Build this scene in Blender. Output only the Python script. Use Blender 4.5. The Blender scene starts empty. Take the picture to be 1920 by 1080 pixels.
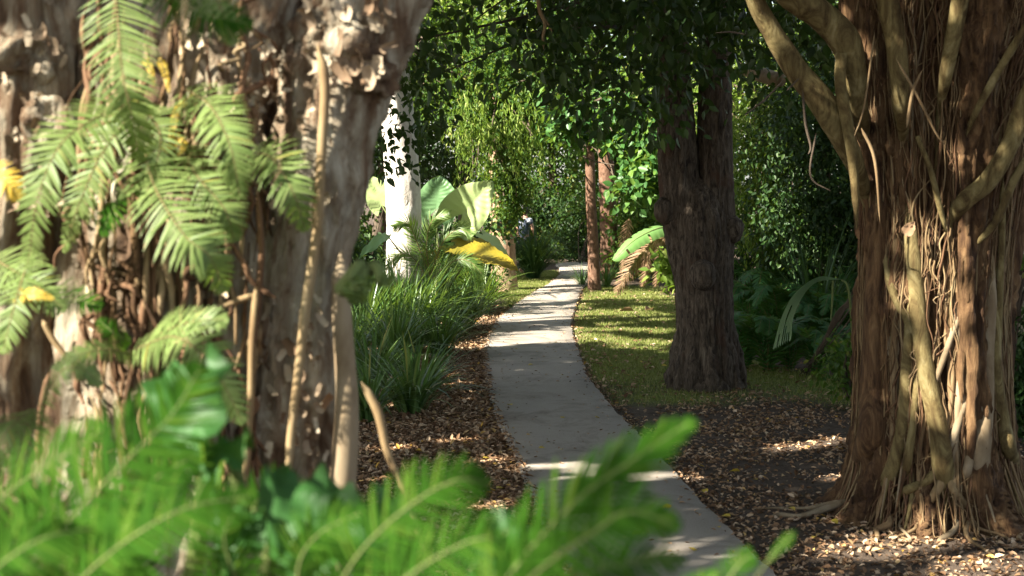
import bpy, math, random
import numpy as np
from mathutils import Vector
rng = np.random.default_rng(7)
random.seed(7)
S = bpy.context.scene
COL = S.collection
# ------------------------------------------------------------------ camera, world, sun, exposure
FPX, CAMH, HY = 2800.0, 2.3, 330.0
cd = bpy.data.cameras.new("camera"); cam = bpy.data.objects.new("camera", cd); COL.objects.link(cam)
cam.location = (0, 0, CAMH); cam.rotation_euler = (math.pi/2, 0, 0)
cd.sensor_width = 36; cd.lens = 36*FPX/1920; cd.shift_y = -(540-HY)/1920
cd.clip_start = .05; cd.clip_end = 600
cd.dof.use_dof = True; cd.dof.focus_distance = 18.0; cd.dof.aperture_fstop = cd.lens/12.5
S.camera = cam
SUN = np.array([-0.80, -0.45, 0.64]); SUN /= np.linalg.norm(SUN)
w = bpy.data.worlds.new("World"); S.world = w; w.use_nodes = True
nt = w.node_tree; sky = nt.nodes.new("ShaderNodeTexSky"); sky.sky_type = 'NISHITA'; sky.sun_disc = False
sky.sun_elevation = math.asin(SUN[2]); sky.sun_rotation = math.atan2(SUN[0], SUN[1])
bg = nt.nodes["Background"]; bg.inputs[1].default_value = 0.057
hs = nt.nodes.new('ShaderNodeHueSaturation'); hs.inputs['Saturation'].default_value = .55
nt.links.new(sky.outputs[0], hs.inputs['Color']); nt.links.new(hs.outputs[0], bg.inputs[0])
ld = bpy.data.lights.new("sun", 'SUN'); ld.energy = 4.6; ld.angle = math.radians(.5); ld.color = (1, .93, .80)
lo = bpy.data.objects.new("sun", ld); COL.objects.link(lo)
lo.rotation_euler = Vector(-SUN).to_track_quat('-Z', 'Y').to_euler()
S.view_settings.view_transform = 'Standard'; S.view_settings.look = 'None'; S.view_settings.gamma = 1
S.view_settings.exposure = 2.3
S.cycles.use_denoising = True
S.cycles.max_bounces = 6; S.cycles.transparent_max_bounces = 4; S.cycles.diffuse_bounces = 4; S.cycles.glossy_bounces = 2
S.cycles.transmission_bounces = 3; S.cycles.caustics_reflective = False; S.cycles.caustics_refractive = False

# ------------------------------------------------------------------ helpers
def P(px, py, D):                     # a point of the place seen in that direction, D metres ahead
    return np.array([(px-960)/FPX*D, D, CAMH-(py-HY)/FPX*D])
def G(px, py):                        # a point on flat ground
    D = FPX*CAMH/(py-HY); return np.array([(px-960)/FPX*D, D, 0.0])
def nrm(v): return v/np.maximum(np.linalg.norm(v, axis=-1, keepdims=True), 1e-9)
def _h(ix, iy, iz):
    n = (ix*374761393 + iy*668265263 + iz*2147483647) & 0xffffffff
    n = ((n ^ (n >> 13))*1274126177) & 0xffffffff
    return ((n ^ (n >> 16)) & 0xffff)/65535.0
def vnoise(p):
    p = np.asarray(p, float); i = np.floor(p).astype(np.int64); f = p-i; f = f*f*(3-2*f); r = 0
    for dx in (0, 1):
        wx = f[:, 0] if dx else 1-f[:, 0]
        for dy in (0, 1):
            wy = f[:, 1] if dy else 1-f[:, 1]
            for dz in (0, 1):
                wz = f[:, 2] if dz else 1-f[:, 2]
                r = r + wx*wy*wz*_h(i[:, 0]+dx, i[:, 1]+dy, i[:, 2]+dz)
    return r
def fbm(p, o=4):
    a, s, t, p = .5, 0, 0, np.asarray(p, float)
    for k in range(o):
        s = s+a*vnoise(p+17.3*k); t += a; a *= .5; p = p*2.03
    return s/t
ORG = {}
def link(o, parent=None):
    COL.objects.link(o)
    if parent is not None: o.parent = parent
    return o
def mesh_obj(name, verts, faces, mats, parent=None, smooth=True, mat_idx=None, origin=None):
    """faces: list of (k,n) int arrays with equal-size polygons, or a single array"""
    verts = np.asarray(verts, np.float64)
    if origin is None: origin = ORG.get(parent.name, np.zeros(3)) if parent is not None else np.zeros(3)
    v = verts-np.asarray(origin)
    if isinstance(faces, np.ndarray): faces = [faces]
    me = bpy.data.meshes.new(name)
    me.vertices.add(len(v)); me.vertices.foreach_set("co", v.astype(np.float32).ravel())
    loops = np.concatenate([f.ravel() for f in faces]).astype(np.int32)
    tot = np.concatenate([np.full(len(f), f.shape[1]) for f in faces]).astype(np.int32)
    st = np.concatenate([[0], np.cumsum(tot)[:-1]]).astype(np.int32)
    me.loops.add(len(loops)); me.loops.foreach_set("vertex_index", loops)
    me.polygons.add(len(tot)); me.polygons.foreach_set("loop_start", st); me.polygons.foreach_set("loop_total", tot)
    for m in (mats if isinstance(mats, (list, tuple)) else [mats]): me.materials.append(m)
    if mat_idx is not None: me.polygons.foreach_set("material_index", np.asarray(mat_idx, np.int32))
    me.polygons.foreach_set("use_smooth", np.full(len(tot), smooth))
    me.update(calc_edges=True); me.validate()
    o = bpy.data.objects.new(name, me)
    if parent is None: o.location = origin
    ORG[o.name] = np.asarray(origin, float)
    return link(o, parent)
def tag(o, label=None, cat=None, group=None, kind=None):
    if label: o['label'] = label
    if cat: o['category'] = cat
    if group: o['group'] = group
    if kind: o['kind'] = kind
    return o
def thing(name, label, cat, loc=(0, 0, 0), group=None):
    o = bpy.data.objects.new(name, None); o.location = loc; o.empty_display_size = .2
    link(o); ORG[o.name] = np.asarray(loc, float)
    return tag(o, label, cat, group)
def dup(root, loc, rz=0, s=1.0, label=None, tilt=(0, 0)):
    r = root.copy(); COL.objects.link(r); r.location = loc; r.rotation_euler = (tilt[0], tilt[1], rz); r.scale = (s, s, s)
    if label: r['label'] = label
    for ch in list(root.children):
        c = ch.copy(); COL.objects.link(c); c.parent = r
        for g in ch.children:
            d = g.copy(); COL.objects.link(d); d.parent = c
    return r
def catmull(pts, n):
    p = np.asarray(pts, float)
    if len(p) == 2: return p[0]+(p[1]-p[0])*np.linspace(0, 1, n)[:, None]
    q = np.vstack([2*p[0]-p[1], p, 2*p[-1]-p[-2]])
    t = np.linspace(0, len(p)-1-1e-6, n); i = t.astype(int); f = (t-i)[:, None]
    a, b, c, d = q[i], q[i+1], q[i+2], q[i+3]
    return .5*(2*b+(c-a)*f+(2*a-5*b+4*c-d)*f*f+(3*b-a-3*c+d)*f**3)
class MB:
    def __init__(s): s.v = []; s.f = {}; s.n = 0
    def add(s, v, faces, mi=0):
        for f in faces: s.f.setdefault((f.shape[1], mi), []).append(f+s.n)
        s.v.append(v); s.n += len(v)
    def build(s, name, mats, parent=None, smooth=True, origin=None):
        fs, mi = [], []
        for (k, m), L in s.f.items():
            a = np.concatenate(L); fs.append(a); mi.append(np.full(len(a), m))
        return mesh_obj(name, np.concatenate(s.v), fs, mats, parent, smooth, np.concatenate(mi), origin)
def tube_geo(pts, rad, seg=10, n=None, disp=None, squash=1.0):
    p = catmull(pts, n or max(4, len(pts)*6)); n = len(p)
    rad = np.asarray(rad, float); r = np.interp(np.linspace(0, 1, n), np.linspace(0, 1, len(rad)), rad)
    T = nrm(np.gradient(p, axis=0)); N = np.zeros_like(T)
    ref = np.array([0, 1.0, 0]) if abs(T[0][1]) < .8 else np.array([1.0, 0, 0])
    u = ref-T[0]*ref.dot(T[0])
    for k in range(n):
        u = u-T[k]*u.dot(T[k]); u /= np.linalg.norm(u); N[k] = u
    B = np.cross(T, N); a = np.linspace(0, 2*math.pi, seg, endpoint=False)
    d = np.cos(a)[None, :, None]*N[:, None]*squash+np.sin(a)[None, :, None]*B[:, None]
    v = p[:, None]+d*r[:, None, None]
    if disp is not None:
        v = v+d*(disp(v.reshape(-1, 3))).reshape(n, seg, 1)
    i, j = np.meshgrid(np.arange(n-1), np.arange(seg), indexing='ij'); j2 = (j+1) % seg
    f = np.stack([i*seg+j, i*seg+j2, (i+1)*seg+j2, (i+1)*seg+j], -1).reshape(-1, 4)
    return v.reshape(-1, 3), [f, np.arange(seg)[::-1][None, :], (np.arange(seg)+(n-1)*seg)[None, :]]
def leaf_geo(pos, ax, nr, L, W, fold=.25, droop=.15):
    """many 6-vertex leaves: pos base, ax axis, nr face normal"""
    n = len(pos); ax = nrm(ax); sd = nrm(np.cross(ax, nr)); up = np.cross(sd, ax)
    L = np.broadcast_to(L, (n,)).astype(float)[:, None]; W = np.broadcast_to(W, (n,)).astype(float)[:, None]*.5
    b = pos; t = pos+ax*L-up*L*droop
    def pt(s, a, ww): return pos+ax*L*a-up*L*droop*a*a+sd*W*ww*s+up*W*fold*ww
    v = np.stack([b, pt(1, .3, .95), pt(1, .62, .85), t, pt(-1, .62, .85), pt(-1, .3, .95)], 1)
    k = np.arange(n)[:, None]*6
    f = np.concatenate([k+np.array([[0, 1, 2, 3]]), k+np.array([[0, 3, 4, 5]])])
    return v.reshape(-1, 3), [f]
def rand_dir(n):
    return nrm(rng.normal(size=(n, 3)))
def ellipsoid_pts(n, c, r, shell=.6):
    d = rand_dir(n); rr = np.maximum(rng.random(n)**(1/3.), shell*rng.random(n))[:, None]
    return np.asarray(c)+d*rr*np.asarray(r)
def clump_leaves(centers, per, spread, L, W, droop_dir=.5, out=None, flat=.5):
    """leaf arrays for clumps of leaves around twig ends"""
    K = len(centers); c = np.repeat(centers, per, 0); n = len(c)
    sp = np.repeat(rng.uniform(.6, 1.3, K), per)[:, None]
    off = rng.normal(size=(n, 3))*np.array([1, 1, .75])*spread*sp
    pos = c+off
    ax = nrm(rand_dir(n)+nrm(off)*.7+np.array([0, 0, -droop_dir]))
    nr = nrm(rand_dir(n)*1.0+np.array([0, 0, flat])+SUN*.5)
    s = rng.uniform(.65, 1.25, n)
    return pos, ax, nr, L*s, W*s

# ------------------------------------------------------------------ materials
def newmat(name):
    m = bpy.data.materials.new(name); m.use_nodes = True
    t = m.node_tree; return m, t, t.nodes["Principled BSDF"]
def ramp(t, fac, stops, interp='LINEAR'):
    r = t.nodes.new("ShaderNodeValToRGB"); r.color_ramp.interpolation = interp
    e = r.color_ramp.elements
    while len(e) < len(stops): e.new(.5)
    for k, (p, c) in enumerate(stops): e[k].position = p; e[k].color = (*c, 1)
    t.links.new(fac, r.inputs[0]); return r.outputs[0]
def noise(t, scale, detail=6, rough=.6, dist=0, stretch=(1, 1, 1), coord='Object'):
    tc = t.nodes.new("ShaderNodeTexCoord"); mp = t.nodes.new("ShaderNodeMapping"); mp.inputs[3].default_value = stretch
    t.links.new(tc.outputs[coord], mp.inputs[0]); n = t.nodes.new("ShaderNodeTexNoise")
    for k, v in (("Scale", scale), ("Detail", detail), ("Roughness", rough), ("Distortion", dist)): n.inputs[k].default_value = v
    t.links.new(mp.outputs[0], n.inputs[0]); return n.outputs[0]
def mixc(t, fac, a, b, mode='MIX'):
    m = t.nodes.new("ShaderNodeMix"); m.data_type = 'RGBA'; m.blend_type = mode
    for s, i in ((fac, 0), (a, 6), (b, 7)):
        if hasattr(s, 'is_output'): t.links.new(s, m.inputs[i])
        elif i: m.inputs[i].default_value = (*s, 1)
        else: m.inputs[0].default_value = s
    return m.outputs[2]
def bump(t, b, h, strength=.5, dist=.02):
    n = t.nodes.new("ShaderNodeBump"); n.inputs["Strength"].default_value = strength; n.inputs["Distance"].default_value = dist
    t.links.new(h, n.inputs["Height"]); t.links.new(n.outputs[0], b.inputs["Normal"])
def leafmat(name, stops, trans=.35, rough=.42, tcol=None, spec=.4, vein=None):
    m, t, b = newmat(name)
    g = t.nodes.new("ShaderNodeNewGeometry"); c = ramp(t, g.outputs["Random Per Island"], stops)
    if vein: c = mixc(t, ramp(t, noise(t, vein, 3), [(.35, (0, 0, 0)), (.7, (1, 1, 1))]), c, (.16, .16, .03))
    t.links.new(c, b.inputs["Base Color"]); b.inputs["Roughness"].default_value = rough
    b.inputs["Specular IOR Level"].default_value = spec
    tr = t.nodes.new("ShaderNodeBsdfTranslucent"); tc = mixc(t, .55, c, tcol or (.28, .42, .03)); t.links.new(tc, tr.inputs[0])
    ms = t.nodes.new("ShaderNodeMixShader"); ms.inputs[0].default_value = trans
    t.links.new(b.outputs[0], ms.inputs[1]); t.links.new(tr.outputs[0], ms.inputs[2])
    t.links.new(ms.outputs[0], t.nodes["Material Output"].inputs[0]); return m
def barkmat(name, stops, scale=9, stretch=(1, 1, .25), bs=.6, bd=.03, rough=.85, patch=None, dist=.5):
    m, t, b = newmat(name)
    n = noise(t, scale, 9, .68, dist, stretch); c = ramp(t, n, stops)
    if patch: c = mixc(t, ramp(t, noise(t, patch[0], 4, .6, .3, patch[3] if len(patch) > 3 else (1, 1, .5)), [(patch[2], (0, 0, 0)), (patch[2]+.12, (1, 1, 1))]), c, patch[1])
    t.links.new(c, b.inputs["Base Color"]); b.inputs["Roughness"].default_value = rough; b.inputs["Specular IOR Level"].default_value = .25
    bump(t, b, noise(t, scale*1.7, 8, .7, dist, stretch), bs, bd); return m
M = {}
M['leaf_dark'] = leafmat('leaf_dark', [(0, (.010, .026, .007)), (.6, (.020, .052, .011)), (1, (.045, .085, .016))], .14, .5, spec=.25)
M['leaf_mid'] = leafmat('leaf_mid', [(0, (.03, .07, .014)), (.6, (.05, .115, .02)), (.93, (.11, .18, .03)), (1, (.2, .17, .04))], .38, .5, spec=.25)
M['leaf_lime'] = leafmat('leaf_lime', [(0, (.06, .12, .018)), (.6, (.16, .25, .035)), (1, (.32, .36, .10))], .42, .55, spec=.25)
M['leaf_round'] = leafmat('leaf_round', [(0, (.035, .10, .025)), (.7, (.06, .15, .035)), (1, (.13, .22, .04))], .32, .4, spec=.3)
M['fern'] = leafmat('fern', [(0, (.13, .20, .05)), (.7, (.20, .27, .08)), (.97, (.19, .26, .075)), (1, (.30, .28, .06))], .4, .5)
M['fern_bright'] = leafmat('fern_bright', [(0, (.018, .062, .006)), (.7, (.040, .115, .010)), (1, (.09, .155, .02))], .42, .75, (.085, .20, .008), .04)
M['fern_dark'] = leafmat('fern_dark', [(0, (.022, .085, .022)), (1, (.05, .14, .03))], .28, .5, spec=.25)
M['fern_yellow'] = leafmat('fern_yellow', [(0, (.55, .36, .03)), (1, (.6, .45, .08))], .4, .5, (.7, .5, .05))
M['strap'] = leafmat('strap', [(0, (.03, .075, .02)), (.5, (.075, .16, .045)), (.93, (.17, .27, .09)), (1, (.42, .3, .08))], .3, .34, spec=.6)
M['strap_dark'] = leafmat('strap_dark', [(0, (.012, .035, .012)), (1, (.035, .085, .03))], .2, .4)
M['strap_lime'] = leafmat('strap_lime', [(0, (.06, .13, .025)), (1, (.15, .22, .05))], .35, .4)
M['grass'] = leafmat('grass', [(0, (.12, .155, .035)), (.6, (.205, .245, .06)), (1, (.42, .38, .19))], .3, .7, (.4, .42, .08), .15)
M['litter'] = leafmat('litter', [(0, (.09, .048, .026)), (.35, (.26, .15, .08)), (.72, (.46, .31, .19)), (.94, (.60, .46, .32)), (1, (.55, .32, .05))], .1, .7, (.3, .18, .08), .2)
M['yellow_leaf'] = leafmat('yellow_leaf', [(0, (.55, .38, .04)), (1, (.6, .45, .06))], .2, .55, (.6, .45, .05))
M['dry'] = leafmat('dry', [(0, (.16, .09, .05)), (.6, (.30, .19, .11)), (1, (.45, .32, .2))], .15, .7, (.4, .25, .12), .2)
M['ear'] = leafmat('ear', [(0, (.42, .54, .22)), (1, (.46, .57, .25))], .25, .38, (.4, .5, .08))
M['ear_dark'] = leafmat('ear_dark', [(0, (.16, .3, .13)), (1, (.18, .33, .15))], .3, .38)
M['ear_yellow'] = leafmat('ear_yellow', [(0, (.5, .38, .03)), (1, (.55, .42, .05))], .4, .42, (.7, .5, .05), vein=2.2)
M['banana'] = leafmat('banana', [(0, (.18, .36, .10)), (1, (.2, .38, .12))], .4, .35)
M['fan'] = leafmat('fan', [(0, (.34, .46, .28)), (1, (.42, .54, .34))], .2, .4)
M['fig_root'] = barkmat('fig_root', [(.3, (.095, .054, .025)), (.5, (.20, .132, .066)), (.75, (.33, .245, .14))], 9, (1, 1, .25), .6, .012)
M['stem'] = barkmat('stem', [(.3, (.10, .14, .04)), (.7, (.18, .2, .07))], 12)
M['rachis'] = barkmat('rachis', [(.3, (.13, .10, .04)), (.7, (.22, .17, .07))], 20)
M['bark_left'] = barkmat('bark_left', [(.30, (.055, .030, .017)), (.42, (.17, .105, .06)), (.50, (.29, .23, .155)), (.58, (.45, .395, .295)), (.70, (.62, .555, .42))], 8, (1, 1, .2), 1.0, .05, patch=(2.6, (.13, .075, .045), .58), dist=1.2)
M['flake'] = leafmat('flake', [(0, (.15, .09, .05)), (.5, (.30, .235, .16)), (1, (.52, .44, .32))], .06, .8, (.5, .35, .2), .2)
M['root_tan'] = barkmat('root_tan', [(.3, (.13, .075, .035)), (.5, (.23, .16, .08)), (.75, (.34, .27, .16))], 8, (1, 1, .3), .35, .01)
M['root_pale'] = barkmat('root_pale', [(.3, (.13, .085, .045)), (.5, (.22, .165, .10)), (.75, (.33, .275, .19))], 6, (1, 1, .5), .3, .01)
M['root_brown'] = barkmat('root_brown', [(.3, (.08, .04, .02)), (.7, (.19, .105, .055))], 10, (1, 1, .3), .4, .01)
M['twig'] = barkmat('twig', [(.3, (.05, .035, .025)), (.7, (.13, .10, .07))], 14)
M['bark_fig'] = barkmat('bark_fig', [(.34, (.022, .010, .006)), (.48, (.082, .043, .019)), (.60, (.17, .098, .045)), (.75, (.28, .19, .10))], 14, (1, 1, .16), .9, .03, dist=.9)
M['limb_fig'] = barkmat('limb_fig', [(.32, (.045, .027, .010)), (.44, (.10, .07, .026)), (.56, (.18, .14, .058)), (.72, (.29, .24, .12))], 7, (1, 1, .45), .8, .02, dist=1.4)
M['bark_mid'] = barkmat('bark_mid', [(.34, (.018, .013, .010)), (.46, (.07, .052, .037)), (.60, (.14, .11, .08)), (.8, (.25, .21, .16))], 20, (1, 1, .22), 1.0, .035, patch=(3, (.085, .045, .028), .58), dist=1.5)
M['bark_white'] = barkmat('bark_white', [(.3, (.34, .29, .23)), (.45, (.58, .53, .46)), (.7, (.76, .72, .65))], 6, (1, 1, .5), .8, .03, patch=(3.5, (.36, .29, .2), .6))
M['bark_red'] = barkmat('bark_red', [(.3, (.07, .036, .022)), (.5, (.155, .085, .053)), (.75, (.27, .17, .115))], 16, (1, 1, .5), .9, .02)
M['bark_vine'] = barkmat('bark_vine', [(.3, (.16, .09, .05)), (.5, (.34, .22, .14)), (.75, (.5, .37, .26))], 11, (1, 1, .4), .8, .02)

# ------------------------------------------------------------------ layout of the ground
pl = [(1130, 1230), (1060, 1080), (1000, 950), (960, 850), (930, 790), (912, 720), (906, 680), (912, 640), (932, 600), (962, 575), (985, 560), (1003, 548), (1028, 535), (1049, 517), (1049, 503)]
pr = [(1600, 1230), (1450, 1080), (1310, 940), (1235, 855), (1160, 780), (1105, 715), (1080, 650), (1071, 610), (1080, 575), (1088, 552), (1096, 536), (1108, 520), (1117, 508)]
PL = np.array([G(*p) for p in pl]); PR = np.array([G(*p) for p in pr])
def path_l(y): return np.interp(y, PL[:, 1], PL[:, 0])
def path_r(y): return np.interp(y, PR[:, 1], PR[:, 0])
def nz(x, y, s, o=3, k=0.): return fbm(np.stack([np.ravel(x)*s+k, np.ravel(y)*s, np.zeros(np.size(x))+k], 1), o).reshape(np.shape(x))
def bank(x, y):
    a = np.clip((7.6-y)/3.2, 0, 1); a = a*a*(3-2*a); b = np.clip((1.6-x)/2.0, 0, 1); b = b*b*(3-2*b)
    return .85*a*b
def lawn_mask(x, y):
    n = nz(x, y, 1.1, 4)-.5
    xr = np.interp(y, [14, 15.5, 17, 19, 24, 31, 33], [4.6, 4.4, 3.9, 3.1, 3.2, 3.2, 2.6])
    a = np.clip((y-15.0-n*2.6)/1.2, 0, 1)*np.clip((xr-x-n)/.35, 0, 1)*np.clip((x-path_r(y)-.02)/.1, 0, 1)*np.clip((31.5-y)/.8, 0, 1)
    b = np.clip((y-25.5-n)/.8, 0, 1)*np.clip((37-y)/1, 0, 1)*np.clip((path_l(y)-x-.02)/.1, 0, 1)*np.clip((x+.25-n*.3)/.25, 0, 1)
    return np.maximum(a, b)
def ground_z(x, y):
    return bank(x, y)+(nz(x, y, .9, 3)-.5)*.05+(nz(x, y, 6, 2, 5.)-.5)*.018-.01
xs = np.concatenate([np.linspace(-150, -9, 22), np.arange(-8.5, 9, .13), np.linspace(9.5, 150, 22)])
ys = np.concatenate([np.linspace(-60, 1, 16), np.arange(1.5, 42, .13), np.linspace(43, 320, 30)])
gx, gy = np.meshgrid(xs, ys); gz = ground_z(gx, gy)
inp = (gx > path_l(gy)-.02) & (gx < path_r(gy)+.02) & (gy > PL[0, 1]) & (gy < 38)
gz = np.where(inp, -.03, gz)
nx, ny = len(xs), len(ys); i, j = np.meshgrid(np.arange(ny-1), np.arange(nx-1), indexing='ij')
gf = np.stack([i*nx+j, i*nx+j+1, (i+1)*nx+j+1, (i+1)*nx+j], -1).reshape(-1, 4)
m, t, b = newmat('soil')
at = t.nodes.new("ShaderNodeAttribute"); at.attribute_name = 'lawn'
c1 = ramp(t, noise(t, 9, 8, .7), [(.3, (.045, .033, .025)), (.5, (.095, .071, .054)), (.7, (.15, .113, .085))])
c1 = mixc(t, ramp(t, noise(t, 60, 3, .7), [(.55, (0, 0, 0)), (.68, (1, 1, 1))]), c1, (.17, .12, .08))
c2 = ramp(t, noise(t, 14, 7, .7), [(.3, (.075, .10, .025)), (.55, (.15, .185, .045)), (.75, (.27, .245, .10))])
t.links.new(mixc(t, at.outputs["Fac"], c1, c2), b.inputs["Base Color"]); b.inputs["Roughness"].default_value = .95; b.inputs["Specular IOR Level"].default_value = .15
bump(t, b, noise(t, 40, 6, .7), .8, .03); M['soil'] = m
gv = np.stack([gx, gy, gz], -1).reshape(-1, 3)
gnd = mesh_obj('ground', gv, gf, m); tag(gnd, kind='structure')
la = gnd.data.attributes.new('lawn', 'FLOAT', 'POINT'); la.data.foreach_set('value', lawn_mask(gx, gy).astype(np.float32).ravel())
# concrete path: slab with a slightly rounded, uneven edge
m, t, b = newmat('concrete')
c = ramp(t, noise(t, 2.2, 6, .65), [(.3, (.265, .222, .175)), (.7, (.35, .298, .238))])
c = mixc(t, ramp(t, noise(t, 90, 4, .7), [(.3, (0, 0, 0)), (.8, (1, 1, 1))]), c, (.40, .37, .33))
c = mixc(t, ramp(t, noise(t, 1.1, 8, .75, 1), [(.50, (0, 0, 0)), (.68, (1, 1, 1))]), c, (.19, .16, .13))
c = mixc(t, ramp(t, noise(t, 28, 4, .8, .5), [(.62, (0, 0, 0)), (.70, (1, 1, 1))]), c, (.14, .115, .09))
t.links.new(c, b.inputs["Base Color"]); b.inputs["Roughness"].default_value = .9; b.inputs["Specular IOR Level"].default_value = .2
bump(t, b, noise(t, 120, 5, .7), .35, .006); M['concrete'] = m
dl = np.concatenate([np.linspace(PL[0, 1], 37.2, 260)])
L_ = np.stack([path_l(dl), dl], 1); R_ = np.stack([path_r(dl), dl], 1)
tail = np.array([[k, 0] for k in np.linspace(0, 1, 26)])[1:, 0]
Lt = catmull([L_[-1], (L_[-1][0]+.15, 39.2), (3.5, 40.6), (9, 40.9)], 30)[1:]; Rt = catmull([R_[-1], (R_[-1][0]+.35, 38.0), (3.8, 38.6), (9, 38.9)], 30)[1:]
L_ = np.vstack([L_, Lt]); R_ = np.vstack([R_, Rt])
wob = (nz(np.arange(len(L_))*.9, np.zeros(len(L_)), .8)-.5)*.05
L_[:, 0] += wob; R_[:, 0] -= wob[::-1]
rows = []
for u, z in ((0, -.06), (0, .02), (.012, .03), (.25, .034), (.5, .036), (.75, .034), (.988, .03), (1, .02), (1, -.06)):
    q = L_*(1-u)+R_*u; rows.append(np.column_stack([q, np.full(len(q), z)]))
pv = np.stack(rows, 1); n, k = pv.shape[:2]
i, j = np.meshgrid(np.arange(n-1), np.arange(k-1), indexing='ij')
pf = np.stack([i*k+j, i*k+j+1, (i+1)*k+j+1, (i+1)*k+j], -1).reshape(-1, 4)
tag(mesh_obj('path', pv.reshape(-1, 3), pf, m), kind='structure')

# ------------------------------------------------------------------ where the sun gets through the crowns
LIT = []                              # (point, radius): spots to be sunlit; crown leaves towards the sun are cut away
def lit(px, py, D, r): LIT.append((P(px, py, D), r))
def litg(px, py, r): LIT.append((G(px, py), r))
for y_ in (235, 275, 315, 355, 395, 435, 470): lit(755, y_, 22, .34)
for q in ((825, 360), (870, 400), (900, 380), (840, 440), (890, 465), (790, 460), (930, 470), (700, 370)): lit(*q, 22.5, .5)
for q in ((800, 520), (860, 520), (900, 545), (850, 560), (930, 560)): lit(*q, 20.5, .6)
for q in ((945, 480), (950, 520), (945, 440), (935, 360)): lit(*q, 30, .6)
for x_ in (980, 1030, 1080): litg(x_, 560, .42); litg(x_, 578, .16); litg(x_, 600, .18)
for x_ in (1110, 1160, 1210, 1260): litg(x_, 553, .7); litg(x_-15, 590, .18); litg(x_-20, 618, .22); litg(x_, 640, .12)
for x_ in (1020, 1070, 1110): litg(x_, 878, .10)
for x_ in (1130, 1180, 1230, 1270): litg(x_, 895, .15)
for q, r in (((1640, 1022), .24), ((1585, 1030), .16), ((1700, 1012), .2), ((1530, 830), .2), ((1490, 838), .12), ((1560, 825), .15), ((1580, 895), .1), ((1860, 1062), .26), ((1800, 1075), .12), ((1500, 790), .05), ((880, 600), .14), ((905, 860), .1), ((930, 950), .13), ((820, 640), .08)): litg(*q, r)
for q, r in (((1500, 5), .08), ((1545, 40), .10), ((1580, 80), .09), ((1485, 110), .07), ((1505, 140), .08), ((1665, 540), .07), ((1780, 480), .16), ((1800, 540), .18), ((1760, 430), .1), ((1810, 620), .12), ((1830, 700), .13), ((1790, 720), .12), ((1850, 790), .12), ((1820, 840), .12), ((1795, 640), .08), ((1770, 560), .1), ((1840, 470), .08), ((1655, 470), .05), ((1840, 360), .06), ((1745, 770), .05)): lit(*q, 9.75, r)
for q, r in (((690, 20), .20), ((620, 40), .18), ((660, 110), .15), ((740, 30), .12), ((570, 130), .10), ((20, 380), .15), ((20, 480), .15), ((10, 580), .15), ((30, 660), .12), ((50, 250), .1), ((110, 60), .13), ((560, 180), .08), ((590, 560), .07), ((640, 760), .06), ((560, 800), .09), ((520, 870), .09)): lit(*q, 4.0, r)
for q, r in (((150, 230), .13), ((90, 300), .13), ((70, 400), .13), ((220, 120), .12), ((400, 230), .12), ((330, 330), .13), ((370, 430), .12), ((420, 500), .1), ((530, 340), .13), ((440, 300), .1), ((200, 70), .1), ((380, 640), .1), ((430, 730), .1), ((310, 640), .08)): lit(*q, 3.6, r)
for q in ((1200, 450), (1240, 430), (1170, 470), (1200, 500), (1240, 510), (1180, 530)): lit(*q, 28.5, .5)
for q in ((1112, 420), (1112, 500), (1142, 400), (1112, 350)): lit(*q, 30, .3)
for q in ((1130, 260), (1180, 250), (1220, 290), (1160, 310), (1210, 350), (1100, 290)): lit(*q, 27.5, .55)
for q, r in (((1405, 330), .3), ((1425, 400), .3), ((1400, 250), .2), ((1400, 460), .25), ((1385, 290), .2)): lit(*q, 20.5, r)
for q, r in (((850, 60), 2.0), ((780, 120), 1.8), ((900, 150), 1.8), ((970, 60), 1.8), ((850, 210), 1.4), ((800, 20), 1.8), ((930, 240), 1.2), ((980, 200), .7), ((740, 40), .8)): lit(*q, 34, r)
for q, r in (((1040, 330), .7), ((1000, 260), .6), ((1060, 420), .5), ((1090, 200), .7), ((1070, 455), .6)): lit(*q, 41, r)
for q, r in (((880, 200), .6), ((960, 230), .5), ((900, 280), .5), ((960, 330), .4), ((985, 190), .5)): lit(*q, 28.8, r)
for q in ((760, 600), (830, 610), (880, 600), (700, 570)): lit(*q, 20, .25)
for q, r in (((700, 470), .3), ((720, 510), .3), ((690, 330), .4), ((680, 230), .4)): lit(*q, 23, r)
for q, r in (((200, 870), .2), ((320, 780), .2), ((100, 980), .15), ((700, 980), .15), ((830, 920), .15), ((1050, 950), .2), ((1180, 880), .2), ((1270, 800), .15), ((1180, 1000), .15), ((420, 960), .12)): lit(*q, 1.8, r*.8)
rs_ = np.random.default_rng(3)
for k in range(120): lit(rs_.uniform(-20, 640), rs_.uniform(-20, 940), 3.95, rs_.uniform(.06, .18))
for k in range(22): lit(rs_.uniform(-20, 1300), rs_.uniform(760, 1075), rs_.uniform(1.6, 2.4), rs_.uniform(.04, .1))
for k in range(40): litg(rs_.uniform(1085, 1275), rs_.uniform(545, 660), rs_.uniform(.04, .16))
for k in range(14): litg(rs_.uniform(1250, 1900), rs_.uniform(790, 1075), rs_.uniform(.03, .09))
for k in range(26): lit(rs_.uniform(40, 580), rs_.uniform(40, 560), 3.7, rs_.uniform(.06, .14))
for k in range(22): litg(rs_.uniform(700, 960), rs_.uniform(620, 960), rs_.uniform(.04, .12))
for q in ((900, 590), (870, 570), (920, 568), (885, 555), (845, 585), (930, 555), (830, 560)): LIT.append((G(*q)+np.array([.1, -.2, .5]), .55))
LP = np.array([a for a, r in LIT]); LR = np.array([r for a, r in LIT])
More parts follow.
